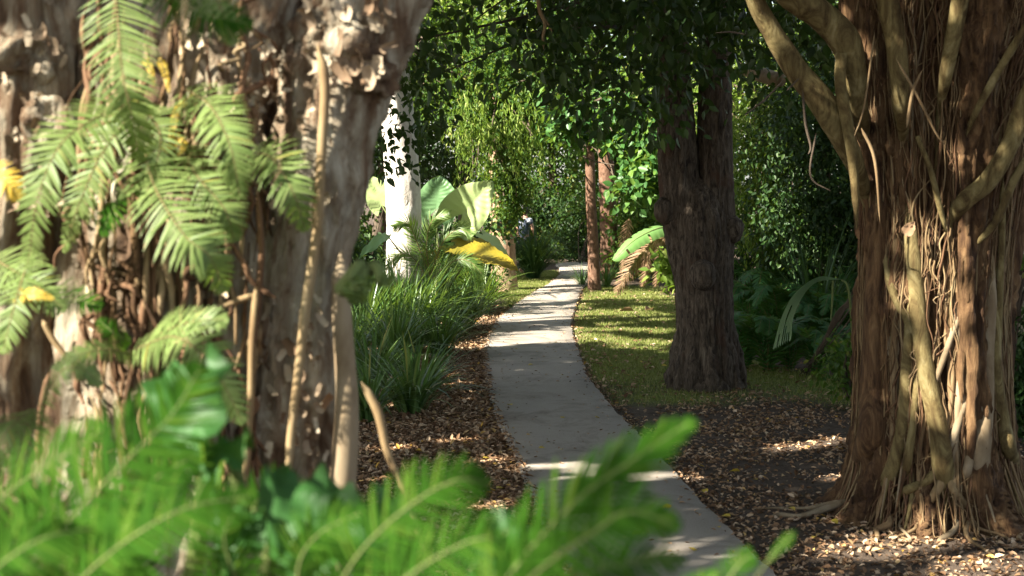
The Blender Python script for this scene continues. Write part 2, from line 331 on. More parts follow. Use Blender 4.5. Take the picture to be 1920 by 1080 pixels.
def shade_keep(q, margin=.06):
    """leaves that may stay: those not standing in one of the openings towards the sun"""
    keep = np.ones(len(q), bool)
    for a, r in zip(LP, LR):
        d = q-a; s = d@SUN; h = d-s[:, None]*SUN
        keep &= ~((s > .6) & ((h*h).sum(1) < (r+margin)**2))
    return keep

# ------------------------------------------------------------------ trees: crown builder
def crown_geo(mb, centers, per, spread, L, W, mi=0, droop=.5, carve=True, margin=.06, cut=None):
    pos, ax, nr, l, w_ = clump_leaves(np.asarray(centers, float), per, spread, L, W, droop)
    k = np.ones(len(pos), bool)
    if carve: k &= shade_keep(pos, margin)
    if cut is not None: k &= cut(pos)
    v, f = leaf_geo(pos[k], ax[k], nr[k], l[k], w_[k]); mb.add(v, f, mi)
def above_frame(m=.25):
    return lambda q: (q[:, 2] > CAMH+HY/FPX*np.maximum(q[:, 1], 0)+m) | (q[:, 1] < .3)
def twigs(mb, start, ends, r, mi, seg=5):
    for e in ends:
        s = np.asarray(start[random.randrange(len(start))]); e = np.asarray(e); mid = (s+e)/2+rng.normal(size=3)*.08*np.linalg.norm(e-s)+np.array([0, 0, .06*np.linalg.norm(e-s)])
        v, f = tube_geo([s, mid, e], [r, r*.6, r*.2], seg, 8); mb.add(v, f, mi)

def rough(amp, fr, st=.3, ridge=0.):
    def g(v):
        q = v*np.array([fr, fr, fr*st]); n_ = fbm(q, 5)
        if ridge: n_ = n_*(1-ridge)+ridge*(1-np.abs(2*fbm(q*1.3+31, 4)-1)*2.2)
        return amp*(n_-.5)*2
    return g

# ---- 1. old tree in the foreground
def L4(px, py, D=4.25): return P(px, py, D)
T1 = thing('old_tree', 'huge rough grey and brown tree covered with ferns and hanging roots, nearest the viewer', 'tree', (-.95, 4.3, .8))
mb = MB()
dl = lambda v: rough(.05, 7, .22, .65)(v)+rough(.014, 26, .25, .5)(v)
ds = lambda v: rough(.026, 11, .2, .65)(v)+rough(.009, 34, .3, .5)(v)
v, f = tube_geo([L4(330, 1500, 4.5), L4(330, 1050, 4.5), L4(345, 700, 4.45), L4(350, 420, 4.5), L4(330, 150, 4.6), L4(330, -150, 4.65)], [.62, .50, .44, .44, .47, .5], 190, 240, dl); mb.add(v, f)
v, f = tube_geo([L4(500, 1400, 4.3), L4(520, 1050, 4.28), L4(528, 800, 4.25), L4(535, 600, 4.25), L4(575, 400, 4.25), L4(610, 230, 4.27), L4(668, 60, 4.3), L4(730, -120, 4.35)], [.24, .165, .145, .135, .14, .145, .155, .17], 120, 260, ds); mb.add(v, f)
v, f = tube_geo([L4(40, 1400, 4.3), L4(30, 900, 4.3), L4(25, 500, 4.2), L4(55, 250, 4.2), L4(70, 60, 4.25), L4(60, -150, 4.3)], [.3, .22, .17, .16, .17, .2], 110, 200, ds); mb.add(v, f)
v, f = tube_geo([L4(-170, 1400, 4.6), L4(-160, 600, 4.5), L4(-150, -150, 4.5)], [.4, .33, .33], 90, 120, ds); mb.add(v, f)
for (px, D, r) in ((470, 4.36, .16), (150, 4.40, .17)):
    v, f = tube_geo([L4(px, 1400, D), L4(px+8, 800, D), L4(px-6, 400, D+.03), L4(px+10, 100, D+.02), L4(px+20, -150, D)], [r*1.3, r, r*.95, r, r], 100, 200, ds); mb.add(v, f)
# knobs and burls
for (px, py, D, r) in ((640, 90, 4.18, .10), (690, 150, 4.2, .075), (600, 60, 4.2, .09), (560, 120, 4.2, .07), (90, 230, 4.08, .08), (30, 120, 4.1, .1)):
    v, f = tube_geo([L4(px, py+r*500, D+.05), L4(px+8, py, D), L4(px+15, py-r*600, D+.06)], [.01, r, .01], 40, 40, rough(.04, 14, .9, .6)); mb.add(v, f)
mb.build('trunk', M['bark_left'], T1)
# loose bark curling off
mb = MB()
def flakes(n, x0, x1, y0, y1, D0, D1, s, curl=1.0):
    for k in range(n):
        p = P(rng.uniform(x0, x1), rng.uniform(y0, y1), rng.uniform(D0, D1)); L = s*rng.uniform(.5, 1.5); W = L*rng.uniform(.25, .6)
        a = rng.normal(size=3)*.5+np.array([0, 0, 1.]); a /= np.linalg.norm(a); nn = np.array([rng.normal()*.6, -1, rng.normal()*.5]); sd = nrm(np.cross(a, nn)); nn = np.cross(sd, a)
        u, w2 = np.meshgrid(np.linspace(-.5, .5, 6), np.linspace(-.5, .5, 4), indexing='ij')
        c_ = curl*rng.uniform(.2, 1.4)
        q = p+a*(u*L)[..., None]+sd*(w2*W*(1-.5*np.abs(u)))[..., None]+nn*((np.abs(u)**2*L*c_+w2**2*W*.8*c_)+rng.normal(size=u.shape)*.003)[..., None]
        i, j = np.meshgrid(np.arange(5), np.arange(3), indexing='ij'); mb.add(q.reshape(-1, 3), [np.stack([i*4+j, i*4+j+1, (i+1)*4+j+1, (i+1)*4+j], -1).reshape(-1, 4)])
flakes(55, 570, 735, -20, 150, 4.06, 4.2, .055, 1.6); flakes(60, 530, 620, 130, 420, 4.08, 4.16, .03)
flakes(200, 400, 610, 560, 940, 4.08, 4.17, .035, .7); flakes(70, 0, 120, -20, 430, 3.98, 4.12, .035, .6); flakes(160, 150, 420, 520, 800, 4.0, 4.12, .035, .9); flakes(200, 320, 520, 40, 380, 4.05, 4.2, .032, .9)
tag(mb.build('loose_bark', M['flake'], T1, smooth=True), kind='stuff')
mb = MB()
for k in range(170):
    x_ = rng.uniform(150, 500); y0 = rng.uniform(-40, 860); l_ = rng.uniform(60, 330); yy = np.linspace(y0, y0+l_, 6); xx = x_+np.cumsum(rng.normal(size=6)*rng.choice([6, 14, 26], p=[.4, .35, .25])); q = rng.uniform(.004, .011)
    pts = []
    for a, b_ in zip(xx, yy):
        cx_ = P(340, 0, 4.47)[0]; px_ = (a-960)/FPX*4.05; pts.append(P(a, b_, 4.47-math.sqrt(max(.02, .475**2-(px_-cx_)**2))-rng.uniform(0, .05)))
    v, f = tube_geo(pts, [q*.3, q, q, q*.3], 6, 18, rough(q*.4, 60, .4)); mb.add(v, f, int(rng.choice([0, 0, 1, 2, 3])))
tag(mb.build('root_mat', [M['root_brown'], M['bark_fig'], M['root_tan'], M['fig_root']], T1), kind='stuff')
def root(parent, pts, rad, mat, seg=10, n=40, amp=.12, name='aerial_root', t0=True, t1=True):
    rm = max(rad); u_ = np.linspace(0, 1, 40); rad = np.interp(u_, np.linspace(0, 1, len(rad)), rad)
    if t0: rad = rad*np.clip(u_*9+.12, 0, 1)
    if t1: rad = rad*np.clip((1-u_)*7+.1, 0, 1)
    v, f = tube_geo(pts, rad, seg, n, rough(rm*amp, .12/rm+4, .3)); mb_ = MB(); mb_.add(v, f)
    return mb_.build(name, mat, parent)
R4 = .00148
for pts, rad, mt in (
    ([(598, 85), (612, 160), (600, 300), (588, 440), (572, 580), (556, 700), (543, 850), (538, 960)], [18, 14, 12, 12, 13, 11, 10, 10], 'root_tan'),
    ([(636, 470), (640, 600), (642, 760), (640, 960), (640, 1100)], [20, 23, 25, 27, 28], 'root_pale'),
    ([(672, 715), (700, 770), (730, 850), (758, 925), (800, 1040)], [10, 11, 10, 10, 10], 'root_tan'),
    ([(188, -20), (192, 120), (197, 250), (200, 380)], [9, 8, 7, 6], 'root_brown'),
    ([(225, 70), (262, 170), (288, 260), (305, 345)], [8, 8, 7, 5], 'root_brown'),
    ([(492, 520), (478, 640), (466, 760), (452, 940)], [11, 11, 11, 10], 'root_tan'),
    ([(268, 420), (272, 560), (266, 680), (268, 760)], [13, 13, 12, 8], 'root_tan'),
    ([(320, 640), (360, 600), (420, 575), (500, 545)], [9, 8, 9, 8], 'root_tan'),
    ([(290, 600), (330, 545), (365, 500)], [7, 7, 6], 'root_tan'),
    ([(420, 430), (450, 490), (480, 530), (520, 560)], [6, 7, 7, 6], 'root_brown'),
    ([(283, 380), (280, 440), (268, 520), (262, 600)], [6, 6, 6, 5], 'root_tan'),
    ([(85, 600), (110, 640), (140, 690)], [8, 8, 7], 'root_tan'),
    ([(480, 350), (488, 470), (486, 580), (470, 700)], [8, 9, 9, 7], 'root_brown'),
    ([(90, 700), (75, 780), (70, 870)], [9, 10, 10], 'root_brown'),
    ([(0, 910), (20, 930), (45, 945)], [7, 7, 6], 'root_tan'),
    ([(150, 450), (175, 560), (165, 690)], [9, 9, 8], 'root_brown'),
    ([(330, 460), (345, 580), (350, 740)], [10, 10, 9], 'root_brown'),
    ([(395, 560), (400, 700), (390, 850)], [12, 12, 10], 'root_brown')):
    D = 4.02 if mt != 'root_pale' else 4.1
    q_ = np.random.default_rng(int(pts[0][0]*7+pts[0][1])); root(T1, [P(x+q_.normal()*4, y, D) for x, y in pts], [r*R4*(.95 if mt == 'root_pale' else .72) for r in rad], M[mt], 12, 60, .3)
# unseen crown for the old tree, set well to the left to shade the scene
mb = MB()
cc = ellipsoid_pts(1250, (-7.2, 4.0, 7.2), (7.2, 8.2, 2.4)); crown_geo(mb, cc, 34, .42, .22, .125, 0, .4, cut=above_frame())
for e in ((-5, 6, 6.6), (-7.5, 2, 7), (-2.5, 6.5, 6.2), (-5, -1, 7), (-1, 3.5, 6.5)):
    v, f = tube_geo([P(340, -150, 4.6), (np.asarray(e)+P(340, -150, 4.6))/2+np.array([0, 0, .5]), e], [.26, .16, .05], 12, 20); mb.add(v, f, 1)
v, f = tube_geo([P(728, -110, 4.35), P(860, -500, 4.6), (.6, 5.5, 5.5)], [.17, .13, .05], 12, 20); mb.add(v, f, 1)
mb.build('crown', [M['leaf_mid'], M['twig']], T1)

# ------------------------------------------------------------------ fern fronds
def frond_geo(mb, pts, width, npin=30, face=(0, -1, .6), prof=None, sag=.12, mi=0, mr=1, rr=.003, ang=.32, pw=.5):
    n = int(npin*1.45); p = catmull(pts, n); T = nrm(np.gradient(p, axis=0)); face = np.asarray(face, float)
    sd = nrm(np.cross(T, face)); up = np.cross(sd, T); L = np.linalg.norm(np.diff(p, axis=0), axis=1).sum(); step = L/n
    t = np.linspace(0, 1, n); pf = prof(t) if prof else np.clip(np.minimum(t*7+.35, 1), 0, 1)*np.sqrt(np.clip(1-t**2.2, .02, 1))*(1-.25*t)
    for s in (-1, 1):
        a = ang+rng.normal(size=n)*.09+.35*t; ax = nrm(sd*s*np.cos(a)[:, None]+T*np.sin(a)[:, None]+up*(rng.normal(size=n)*.12)[:, None])
        ln = width*.5*pf*rng.uniform(.88, 1.08, n); wd = np.full(n, step*pw)*rng.uniform(.85, 1.1, n)
        bs = p; ws = nrm(np.cross(ax, up)); rows = []
        for u, ww in ((0, .55), (.12, 1.), (.45, .95), (.8, .6), (1, .05)):
            c_ = bs+ax*(ln*u)[:, None]-up*(ln*sag*u*u)[:, None]+T*(ln*.12*u*u)[:, None]
            rows.append(np.stack([c_-ws*(wd*ww)[:, None], c_+up*(wd*.18*ww)[:, None], c_+ws*(wd*ww)[:, None]], 1))
        v = np.stack(rows, 1).reshape(-1, 3); k = np.arange(n)[:, None]*15
        f = [k+np.array([[3*r+q, 3*r+q+1, 3*r+q+4, 3*r+q+3]]) for r in range(4) for q in range(2)]
        mb.add(v, [np.concatenate(f)], mi)
    v, f = tube_geo(p, np.linspace(rr, rr*.35, 6), 5, n); mb.add(v, f, mr)
def frond(parent, px, D, wpx, npin=30, mat='fern', face=(0, -1, .6), label=None, **k):
    k.setdefault('rr', .0022)
    if 'pw' not in k: k['pw'] = .38 if mat in ('fern_bright', 'fern_dark') else .38
    npin = int(npin*1.2)
    pts = [P(x, y, D[i] if hasattr(D, '__len__') else D) for i, (x, y) in enumerate(px)]
    dm = np.mean(D); mb = MB(); frond_geo(mb, pts, wpx/FPX*dm, npin, face, **k)
    o = mb.build('frond', [M[mat], M['stem'] if 'bright' in mat or 'dark' in mat else M['rachis']], parent)
    if label: o['label'] = label
    return o
def leaf_shape(L, W, heart=.0, nu=16, nv=9, cup=.1, wave=.02, droop=.3, vein=.006):
    """a broad leaf in its own frame: x across, y along, z up"""
    u = np.linspace(0, 1, nu); s = np.linspace(-1, 1, nv); U, Q = np.meshgrid(u, s, indexing='ij')
    hw = np.sin(np.pi*np.clip(U*.93+.07, 0, 1)**.72)**.8*W*.5
    x = Q*hw; y = U*L-heart*L*(np.abs(Q)**1.3)*(1-U)**2.2
    z = cup*np.abs(x)-droop*L*U*U+wave*np.sin(U*14+Q*4)*np.abs(Q)+vein*np.sin((U*10-np.abs(Q)*2.5)*2*np.pi)*np.minimum(np.abs(Q)*3, 1)
    i, j = np.meshgrid(np.arange(nu-1), np.arange(nv-1), indexing='ij')
    f = np.stack([i*nv+j, i*nv+j+1, (i+1)*nv+j+1, (i+1)*nv+j], -1).reshape(-1, 4)
    return np.stack([x, y, z], -1).reshape(-1, 3), f
def place(v, base, ax, up):
    ax = nrm(np.asarray(ax, float)); sd = nrm(np.cross(ax, np.asarray(up, float))); n_ = np.cross(sd, ax)
    return np.asarray(base)+v[:, :1]*sd+v[:, 1:2]*ax+v[:, 2:3]*n_
def broad(parent, base, tip, W, up, mat, name='leaf', heart=.0, label=None, stalk=None, **k):
    base, tip = np.asarray(base), np.asarray(tip); L = np.linalg.norm(tip-base)
    v, f = leaf_shape(L, W, heart, **k); mb = MB(); mb.add(place(v, base, tip-base, up), [f])
    if stalk is not None:
        v, f = tube_geo([stalk, (np.asarray(stalk)+base)/2+np.array([.03, 0, .04]), base], [.018, .014, .009], 7, 14); mb.add(v, f, 1)
    o = mb.build(name, [M[mat], M['stem']], parent)
    if label: o['label'] = label
    return o

FG = 'ferns growing on the old tree'
F = thing('fern', 'long pale green fern arching from the top of the old tree down its left side', 'fern', P(230, 190, 3.95), FG)
frond(F, [(262, 190), (190, 215), (115, 270), (72, 370), (52, 500)], [3.95, 3.8, 3.68, 3.65, 3.7], 170, 34)
frond(F, [(215, -60), (222, 60), (232, 150), (250, 230), (262, 300)], [3.9, 3.8, 3.75, 3.78, 3.85], 170, 34)
frond(F, [(255, 200), (190, 290), (150, 380), (120, 470)], [3.95, 3.9, 3.85, 3.9], 120, 26)
frond(F, [(265, 195), (300, 250), (290, 320), (262, 390)], [3.95, 3.88, 3.85, 3.86], 110, 24)
F = thing('fern', 'fern with broad hanging fronds in the middle of the old tree below its dark hollow', 'fern', P(340, 180, 4.0), FG)
frond(F, [(345, 165), (395, 200), (432, 275), (450, 370)], [4.0, 3.8, 3.7, 3.72], 150, 30)
frond(F, [(268, 265), (290, 350), (345, 440), (392, 480), (420, 545)], [4.0, 3.75, 3.65, 3.65, 3.7], 180, 34)
frond(F, [(330, 260), (370, 330), (420, 390), (440, 450)], [4.0, 3.85, 3.8, 3.82], 140, 28)
F = thing('fern', 'small fern with a bent frond on the grey right face of the old tree', 'fern', P(455, 300, 4.05), FG)
frond(F, [(445, 300), (500, 290), (545, 350), (572, 430)], [4.05, 3.85, 3.75, 3.8], 150, 26)
F = thing('fern', 'single round tipped fern frond beside a thin hanging stick on the old tree', 'fern', P(205, 360, 3.95), FG)
frond(F, [(250, 350), (225, 372), (205, 405), (192, 440)], [3.9, 3.75, 3.7, 3.7], 95, 20, 'fern_bright', (-.3, -1, .3))
F = thing('fern', 'dark green out of focus fern hanging at the top of the old tree', 'fern', P(390, -60, 3.2), FG)
frond(F, [(290, -40), (340, 0), (400, 30), (470, 45)], [3.1, 3.0, 2.95, 2.95], 170, 26, 'fern_bright')
frond(F, [(330, -70), (390, -30), (420, 30), (440, 80)], [3.1, 3.0, 2.95, 2.95], 120, 22, 'fern')
F = thing('fern', 'yellowing fern at the left edge beside the pale bark', 'fern', P(-30, 320, 3.9), FG)
frond(F, [(-70, 310), (-30, 320), (10, 340), (40, 372)], [3.9, 3.8, 3.75, 3.75], 100, 16, 'fern_yellow')
F = thing('fern', 'tattered fern with yellow flecks low on the left of the old tree', 'fern', P(60, 560, 3.9), FG)
frond(F, [(-20, 480), (30, 510), (80, 545), (120, 580)], [3.9, 3.8, 3.75, 3.75], 130, 22)
frond(F, [(60, 470), (40, 530), (20, 600), (5, 660)], [3.9, 3.75, 3.7, 3.7], 120, 22)
frond(F, [(90, 545), (140, 560), (190, 575)], [3.9, 3.8, 3.78], 90, 14, 'fern_bright')
frond(F, [(20, 560), (60, 550), (100, 560)], [3.75, 3.7, 3.7], 40, 12, 'fern_yellow', label='yellow withered frond')
F = thing('fern', 'fern low on the old tree arching right over the grey bark above the nearest ferns', 'fern', P(250, 660, 3.7), FG)
frond(F, [(252, 655), (330, 632), (400, 690), (455, 790)], [3.75, 3.55, 3.45, 3.45], 165, 30)
frond(F, [(275, 640), (330, 612), (385, 600), (425, 600)], [3.75, 3.65, 3.6, 3.6], 105, 22)
frond(F, [(250, 665), (200, 655), (150, 665), (100, 690)], [3.75, 3.65, 3.6, 3.6], 80, 20)
frond(F, [(245, 640), (215, 625), (185, 600)], [3.75, 3.7, 3.7], 70, 14, 'fern_bright')
F = thing('fern', 'fern with short drooping fronds at the lower left beside brown roots', 'fern', P(60, 760, 3.4), FG)
frond(F, [(60, 770), (20, 800), (-20, 860)], [3.3, 3.2, 3.2], 130, 20)
frond(F, [(70, 770), (40, 830), (30, 910)], [3.3, 3.2, 3.2], 110, 20)
frond(F, [(75, 765), (110, 700), (150, 690), (190, 720)], [3.35, 3.25, 3.2, 3.2], 90, 20)
# small yellow leaves among them
Y = thing('yellow_fern', 'cluster of small dying yellow fern fronds behind the green ones on the old tree', 'fern', P(330, 240, 4.0))
for k, (a, b_, c_) in enumerate((((300, 110), (310, 140), (318, 175)), ((330, 210), (322, 245), (318, 280)), ((325, 250), (345, 270), (335, 290)), ((300, 270), (322, 275), (342, 262)), ((350, 190), (335, 200), (325, 215)), ((270, 110), (282, 130), (288, 160)))):
    frond(Y, [a, b_, c_], [3.95, 3.9, 3.88], 20, 8, 'fern_yellow')
# nearest ferns, growing on the bank in front of the viewer
NG = 'nearest ferns along the bottom'
F = thing('fern', 'large blurred bright fern nearest the viewer, its frond slanting up to the right', 'fern', P(100, 1250, 1.9), NG)
frond(F, [(-40, 1180), (90, 1020), (220, 880), (320, 780), (375, 690)], [2.0, 1.95, 1.95, 2.0, 2.05], 340, 34, 'fern_bright', (.2, -1, .7))
frond(F, [(-60, 1000), (20, 920), (110, 860), (200, 800)], [2.3, 2.25, 2.2, 2.2], 230, 28, 'fern_bright', (.2, -1, .7))
frond(F, [(60, 1200), (180, 1060), (330, 960), (470, 930)], [1.9, 1.85, 1.85, 1.9], 280, 30, 'fern_bright', (.1, -1, .9))
frond(F, [(-80, 1140), (0, 1060), (80, 1010), (170, 990)], [1.8, 1.75, 1.75, 1.8], 220, 28, 'fern_bright', (0, -1, .9))
frond(F, [(160, 1150), (230, 1000), (290, 900), (400, 840)], [2.2, 2.15, 2.15, 2.2], 230, 28, 'fern_bright', (.1, -1, .9))
F = thing('fern', 'blurred fern at the bottom centre left of the path, frond rising to the right', 'fern', P(620, 1250, 1.9), NG)
frond(F, [(600, 1160), (680, 1030), (780, 940), (860, 900), (915, 905)], [1.95, 1.9, 1.9, 1.92, 1.95], 210, 30, 'fern_bright', (.2, -1, .7))
frond(F, [(560, 1160), (560, 1060), (600, 1000), (680, 960)], [2.0, 2.0, 2.0, 2.0], 190, 26, 'fern_bright', (.2, -1, .7))
frond(F, [(660, 1180), (780, 1070), (900, 1010), (960, 1030)], [1.8, 1.75, 1.75, 1.78], 230, 28, 'fern_bright', (.1, -1, .9))
frond(F, [(480, 1180), (440, 1080), (420, 1010), (440, 960)], [2.1, 2.1, 2.1, 2.1], 200, 26, 'fern_bright', (.1, -1, .7))
F = thing('fern', 'blurred fern in front of the path, tall frond with pointed tip leaning right', 'fern', P(950, 1250, 1.7), NG)
frond(F, [(890, 1180), (970, 1060), (1080, 940), (1190, 860), (1295, 790)], [1.7, 1.65, 1.62, 1.62, 1.65], 270, 24, 'fern_bright', (.1, -1, .8), ang=.75)
frond(F, [(900, 1200), (1000, 1080), (1110, 1000), (1180, 960), (1270, 985)], [1.6, 1.55, 1.52, 1.5, 1.5], 240, 24, 'fern_bright', (.1, -1, .8))
frond(F, [(920, 1200), (1020, 1120), (1150, 1060), (1280, 1050)], [1.6, 1.55, 1.55, 1.55], 200, 24, 'fern_bright', (.1, -1, .9))
F = thing('fern', 'dark low fern filling the bottom left corner under the brighter fronds', 'fern', P(250, 1300, 2.4), NG)
for k in range(11):
    x0 = rng.uniform(-60, 620); dx = rng.uniform(-120, 170); y1 = rng.uniform(900, 985); Dq = rng.uniform(2.15, 2.6)
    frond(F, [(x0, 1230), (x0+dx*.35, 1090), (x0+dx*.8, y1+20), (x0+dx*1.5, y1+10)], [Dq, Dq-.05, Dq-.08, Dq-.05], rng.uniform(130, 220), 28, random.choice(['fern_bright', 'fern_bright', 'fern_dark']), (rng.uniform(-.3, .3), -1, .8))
F = thing('fern', 'dark fern in the bottom centre behind the bright rising fronds', 'fern', P(800, 1300, 2.2), NG)
for k in range(6):
    x0 = rng.uniform(620, 960); dx = rng.uniform(-80, 150); y1 = rng.uniform(980, 1040); Dq = rng.uniform(1.9, 2.2)
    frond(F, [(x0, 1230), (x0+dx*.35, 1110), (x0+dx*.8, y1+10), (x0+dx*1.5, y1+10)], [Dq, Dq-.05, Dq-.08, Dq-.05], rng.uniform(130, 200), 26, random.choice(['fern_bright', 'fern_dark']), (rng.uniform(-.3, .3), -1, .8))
F = thing('fern', 'low blurred fern with two small frond tips over the right edge of the path', 'fern', P(1340, 1250, 1.75), NG)
frond(F, [(1320, 1200), (1345, 1120), (1385, 1060), (1410, 1040)], [1.8, 1.8, 1.8, 1.8], 110, 16, 'fern_bright', (.1, -1, .8))
frond(F, [(1340, 1200), (1400, 1110), (1450, 1040), (1488, 1000)], [1.8, 1.8, 1.8, 1.8], 70, 12, 'fern_bright', (.1, -1, .8), prof=lambda t: np.clip((t-.55)*4, 0.05, 1)*np.sqrt(1.02-t))
frond(F, [(1240, 1200), (1290, 1110), (1350, 1075)], [1.8, 1.8, 1.8], 90, 16, 'fern_bright', (.1, -1, .8))
V = thing('broad_leaf_vine', 'dark blurred broad leaved vine among the nearest ferns below the hanging root', 'vine', P(560, 1150, 2.2))
for bs, tp, W, up in (((560, 900), (530, 1010), .09, (.2, -1, .5)), ((360, 700), (340, 860), .11, (-.4, -1, .6)), ((600, 940), (670, 1000), .08, (0, -1, .8)), ((470, 960), (420, 1040), .08, (-.2, -1, .6)), ((430, 830), (390, 880), .07, (-.2, -1, .5)), ((700, 950), (760, 1010), .07, (.2, -1, .6)), ((560, 1010), (620, 1080), .08, (.1, -1, .7))):
    broad(V, P(*bs, 2.25), P(*tp, 2.15), W*1.2, up, 'fern_dark', stalk=P(bs[0]+rng.uniform(-40, 40), 1200, 2.4), heart=.25, cup=.2)
V = thing('small_vine', 'small pale blurred leaves poking out beside the hanging root over the bed', 'vine', P(640, 530, 3.0))
for bs, tp, W in (((655, 525), (685, 570), .05), ((670, 545), (700, 520), .035), ((712, 530), (740, 520), .025), ((660, 545), (665, 575), .03)):
    broad(V, P(*bs, 3.0), P(*tp, 3.0), W, (0, -1, .4), 'fern', stalk=P(640, 545, 3.1), cup=.2)

# ------------------------------------------------------------------ 2. strangler fig on the right
FD, FX = 10.2, 2.87
FZ = np.array([-.1, 0, .12, .3, .6, 1.0, 1.4, 1.9, 2.4, 2.9, 3.4, 4.0, 5.0])
FR = np.array([.70, .62, .555, .515, .485, .47, .46, .475, .53, .60, .68, .72, .6])
FC = np.array([0, 0, 0, 0, .0, .0, 0.0, .03, .05, .07, .10, .12, .15])
def fr(z): return np.interp(z, FZ, FR)
def fc(z): return FX+np.interp(z, FZ, FC)
def fig_front(px, py, out=0.0):
    D = FD-.4
    for k in range(4):
        p = P(px, py, D); R = fr(p[2])+out; dx = p[0]-fc(p[2]); D = FD-math.sqrt(max(R*R-dx*dx, .0004))
    return P(px, py, D)
T2 = thing('strangler_fig', 'thick fig tree wrapped in a tangle of pale aerial roots, dark earth round its foot', 'tree', (FX, FD, 0))
nz_, ns = 260, 200
z = np.linspace(-.12, 4.8, nz_); th = np.linspace(0, 2*np.pi, ns, endpoint=False); Z, TH = np.meshgrid(z, th, indexing='ij')
Rr = fr(Z); flare = np.clip((.55-Z)/.6, 0, 1)**2
Rr = Rr*(1+.10*np.sin(TH*5+1+Z*.5)+.06*np.sin(TH*9+Z)+flare*.28*np.sin(TH*7+2))
Vv = np.stack([fc(Z)+np.cos(TH)*Rr, FD+np.sin(TH)*Rr, Z], -1).reshape(-1, 3)
dd = rough(.035, 9, .10, .7)(Vv)+rough(.035, 22, .05, .9)(Vv)+rough(.012, 45, .08, .8)(Vv)
Vv[:, 0] += np.cos(TH).ravel()*dd; Vv[:, 1] += np.sin(TH).ravel()*dd
i, j = np.meshgrid(np.arange(nz_-1), np.arange(ns), indexing='ij'); j2 = (j+1) % ns
mesh_obj('trunk', Vv, np.stack([i*ns+j, i*ns+j2, (i+1)*ns+j2, (i+1)*ns+j], -1).reshape(-1, 4), M['bark_fig'], T2)
k1 = .00356
def fig_root(px, rad, mat='limb_fig', out=.02, name='aerial_root', n=50, foot=None):
    pts = [fig_front(x, y, out) for x, y in px]
    if foot: pts += [np.asarray(G(x, y))+np.array([0, 0, .01]) for x, y in foot]; rad = list(rad)+[rad[-1]*.8, rad[-1]*.4][:len(foot)]
    return root(T2, pts, [r*k1 for r in rad], M[mat], 12, n, .16, name)
fig_root([(1700, 380), (1712, 475), (1729, 653), (1757, 797), (1768, 880)], [11, 15, 17, 18, 20], foot=[(1782, 985), (1785, 1010)])
fig_root([(1650, 420), (1640, 559), (1634, 720), (1630, 830)], [16, 20, 22, 26], foot=[(1590, 925), (1540, 945)], mat='bark_fig')
fig_root([(1705, 560), (1701, 670), (1690, 809), (1668, 890)], [8, 11, 12, 15], foot=[(1620, 965), (1585, 985)])
fig_root([(1722, 690), (1712, 790), (1700, 880)], [6, 7, 9], foot=[(1692, 955)])
fig_root([(1868, 560), (1866, 690), (1880, 790), (1893, 850)], [9, 12, 14, 15], foot=[(1912, 915), (1935, 935)], out=.03)
fig_root([(1862, 480), (1851, 640), (1846, 760), (1836, 870)], [11, 15, 18, 20], foot=[(1838, 965), (1850, 985)], mat='root_pale')
fig_root([(1835, 760), (1822, 840), (1812, 890)], [7, 9, 9], foot=[(1800, 960)], mat='root_pale')
fig_root([(1850, 850), (1862, 905)], [10, 10], foot=[(1885, 975), (1905, 985)], mat='root_pale')
fig_root([(1880, 330), (1878, 450), (1874, 560), (1872, 680)], [6, 7, 7, 6], out=.04)
fig_root([(1660, 470), (1672, 540), (1700, 600), (1725, 640)], [6, 8, 8, 6], out=.03)
fig_root([(1840, 520), (1800, 590), (1770, 670), (1745, 740)], [5, 6, 6, 5], out=.03, mat='root_pale')
fig_root([(1860, 600), (1830, 690), (1800, 780), (1780, 850)], [8, 9, 9, 8], out=.02, mat='root_pale')
fig_root([(1790, 560), (1800, 680), (1795, 780), (1785, 880)], [5, 7, 7, 6], out=.02, mat='root_pale')
fig_root([(1765, 880), (1730, 905), (1690, 925)], [10, 9, 8], foot=[(1650, 965), (1610, 1000)])
fig_root([(1780, 870), (1750, 930)], [9, 8], foot=[(1700, 990), (1660, 1012)], mat='root_tan')
fig_root([(1775, 890), (1795, 930)], [8, 8], foot=[(1850, 985), (1890, 1015)], mat='root_tan')
# random clinging roots
for k in range(78):
    a = rng.uniform(math.pi*1.02, math.pi*1.98); z1 = rng.uniform(.7, 3.9); z0 = rng.uniform(0.05, z1-.5) if rng.random() < .55 else .0
    n_ = 7; zz = np.linspace(z1, z0, n_); aa = a+np.cumsum(rng.normal(size=n_)*.06); r = rng.uniform(.007, .022)
    R = fr(zz)+r*rng.uniform(0, .9)+np.clip(.3-zz, 0, 1)*.2
    pts = np.stack([fc(zz)+np.cos(aa)*R, FD+np.sin(aa)*R, zz], 1)
    root(T2, pts, [r*.6, r, r*1.1, r*.8], M[random.choice(['limb_fig', 'root_pale', 'fig_root', 'fig_root', 'fig_root', 'bark_fig'])], 8, 36, .35)
# roots creeping out over the soil
for k in range(16):
    a = rng.uniform(math.pi*1.0, math.pi*2.0); l = rng.uniform(.25, .8); r = rng.uniform(.008, .02); q = np.linspace(0, 1, 6); aa = a+np.cumsum(rng.normal(size=6)*.08); R = .58+q*l
    x_, y_ = FX+np.cos(aa)*R, FD+np.sin(aa)*R
    root(T2, np.stack([x_, y_, ground_z(x_, y_)+.10*(1-q)**3+r*.4], 1), [r*1.3, r, r*.7], M[random.choice(['root_pale', 'fig_root'])], 8, 36, .3)
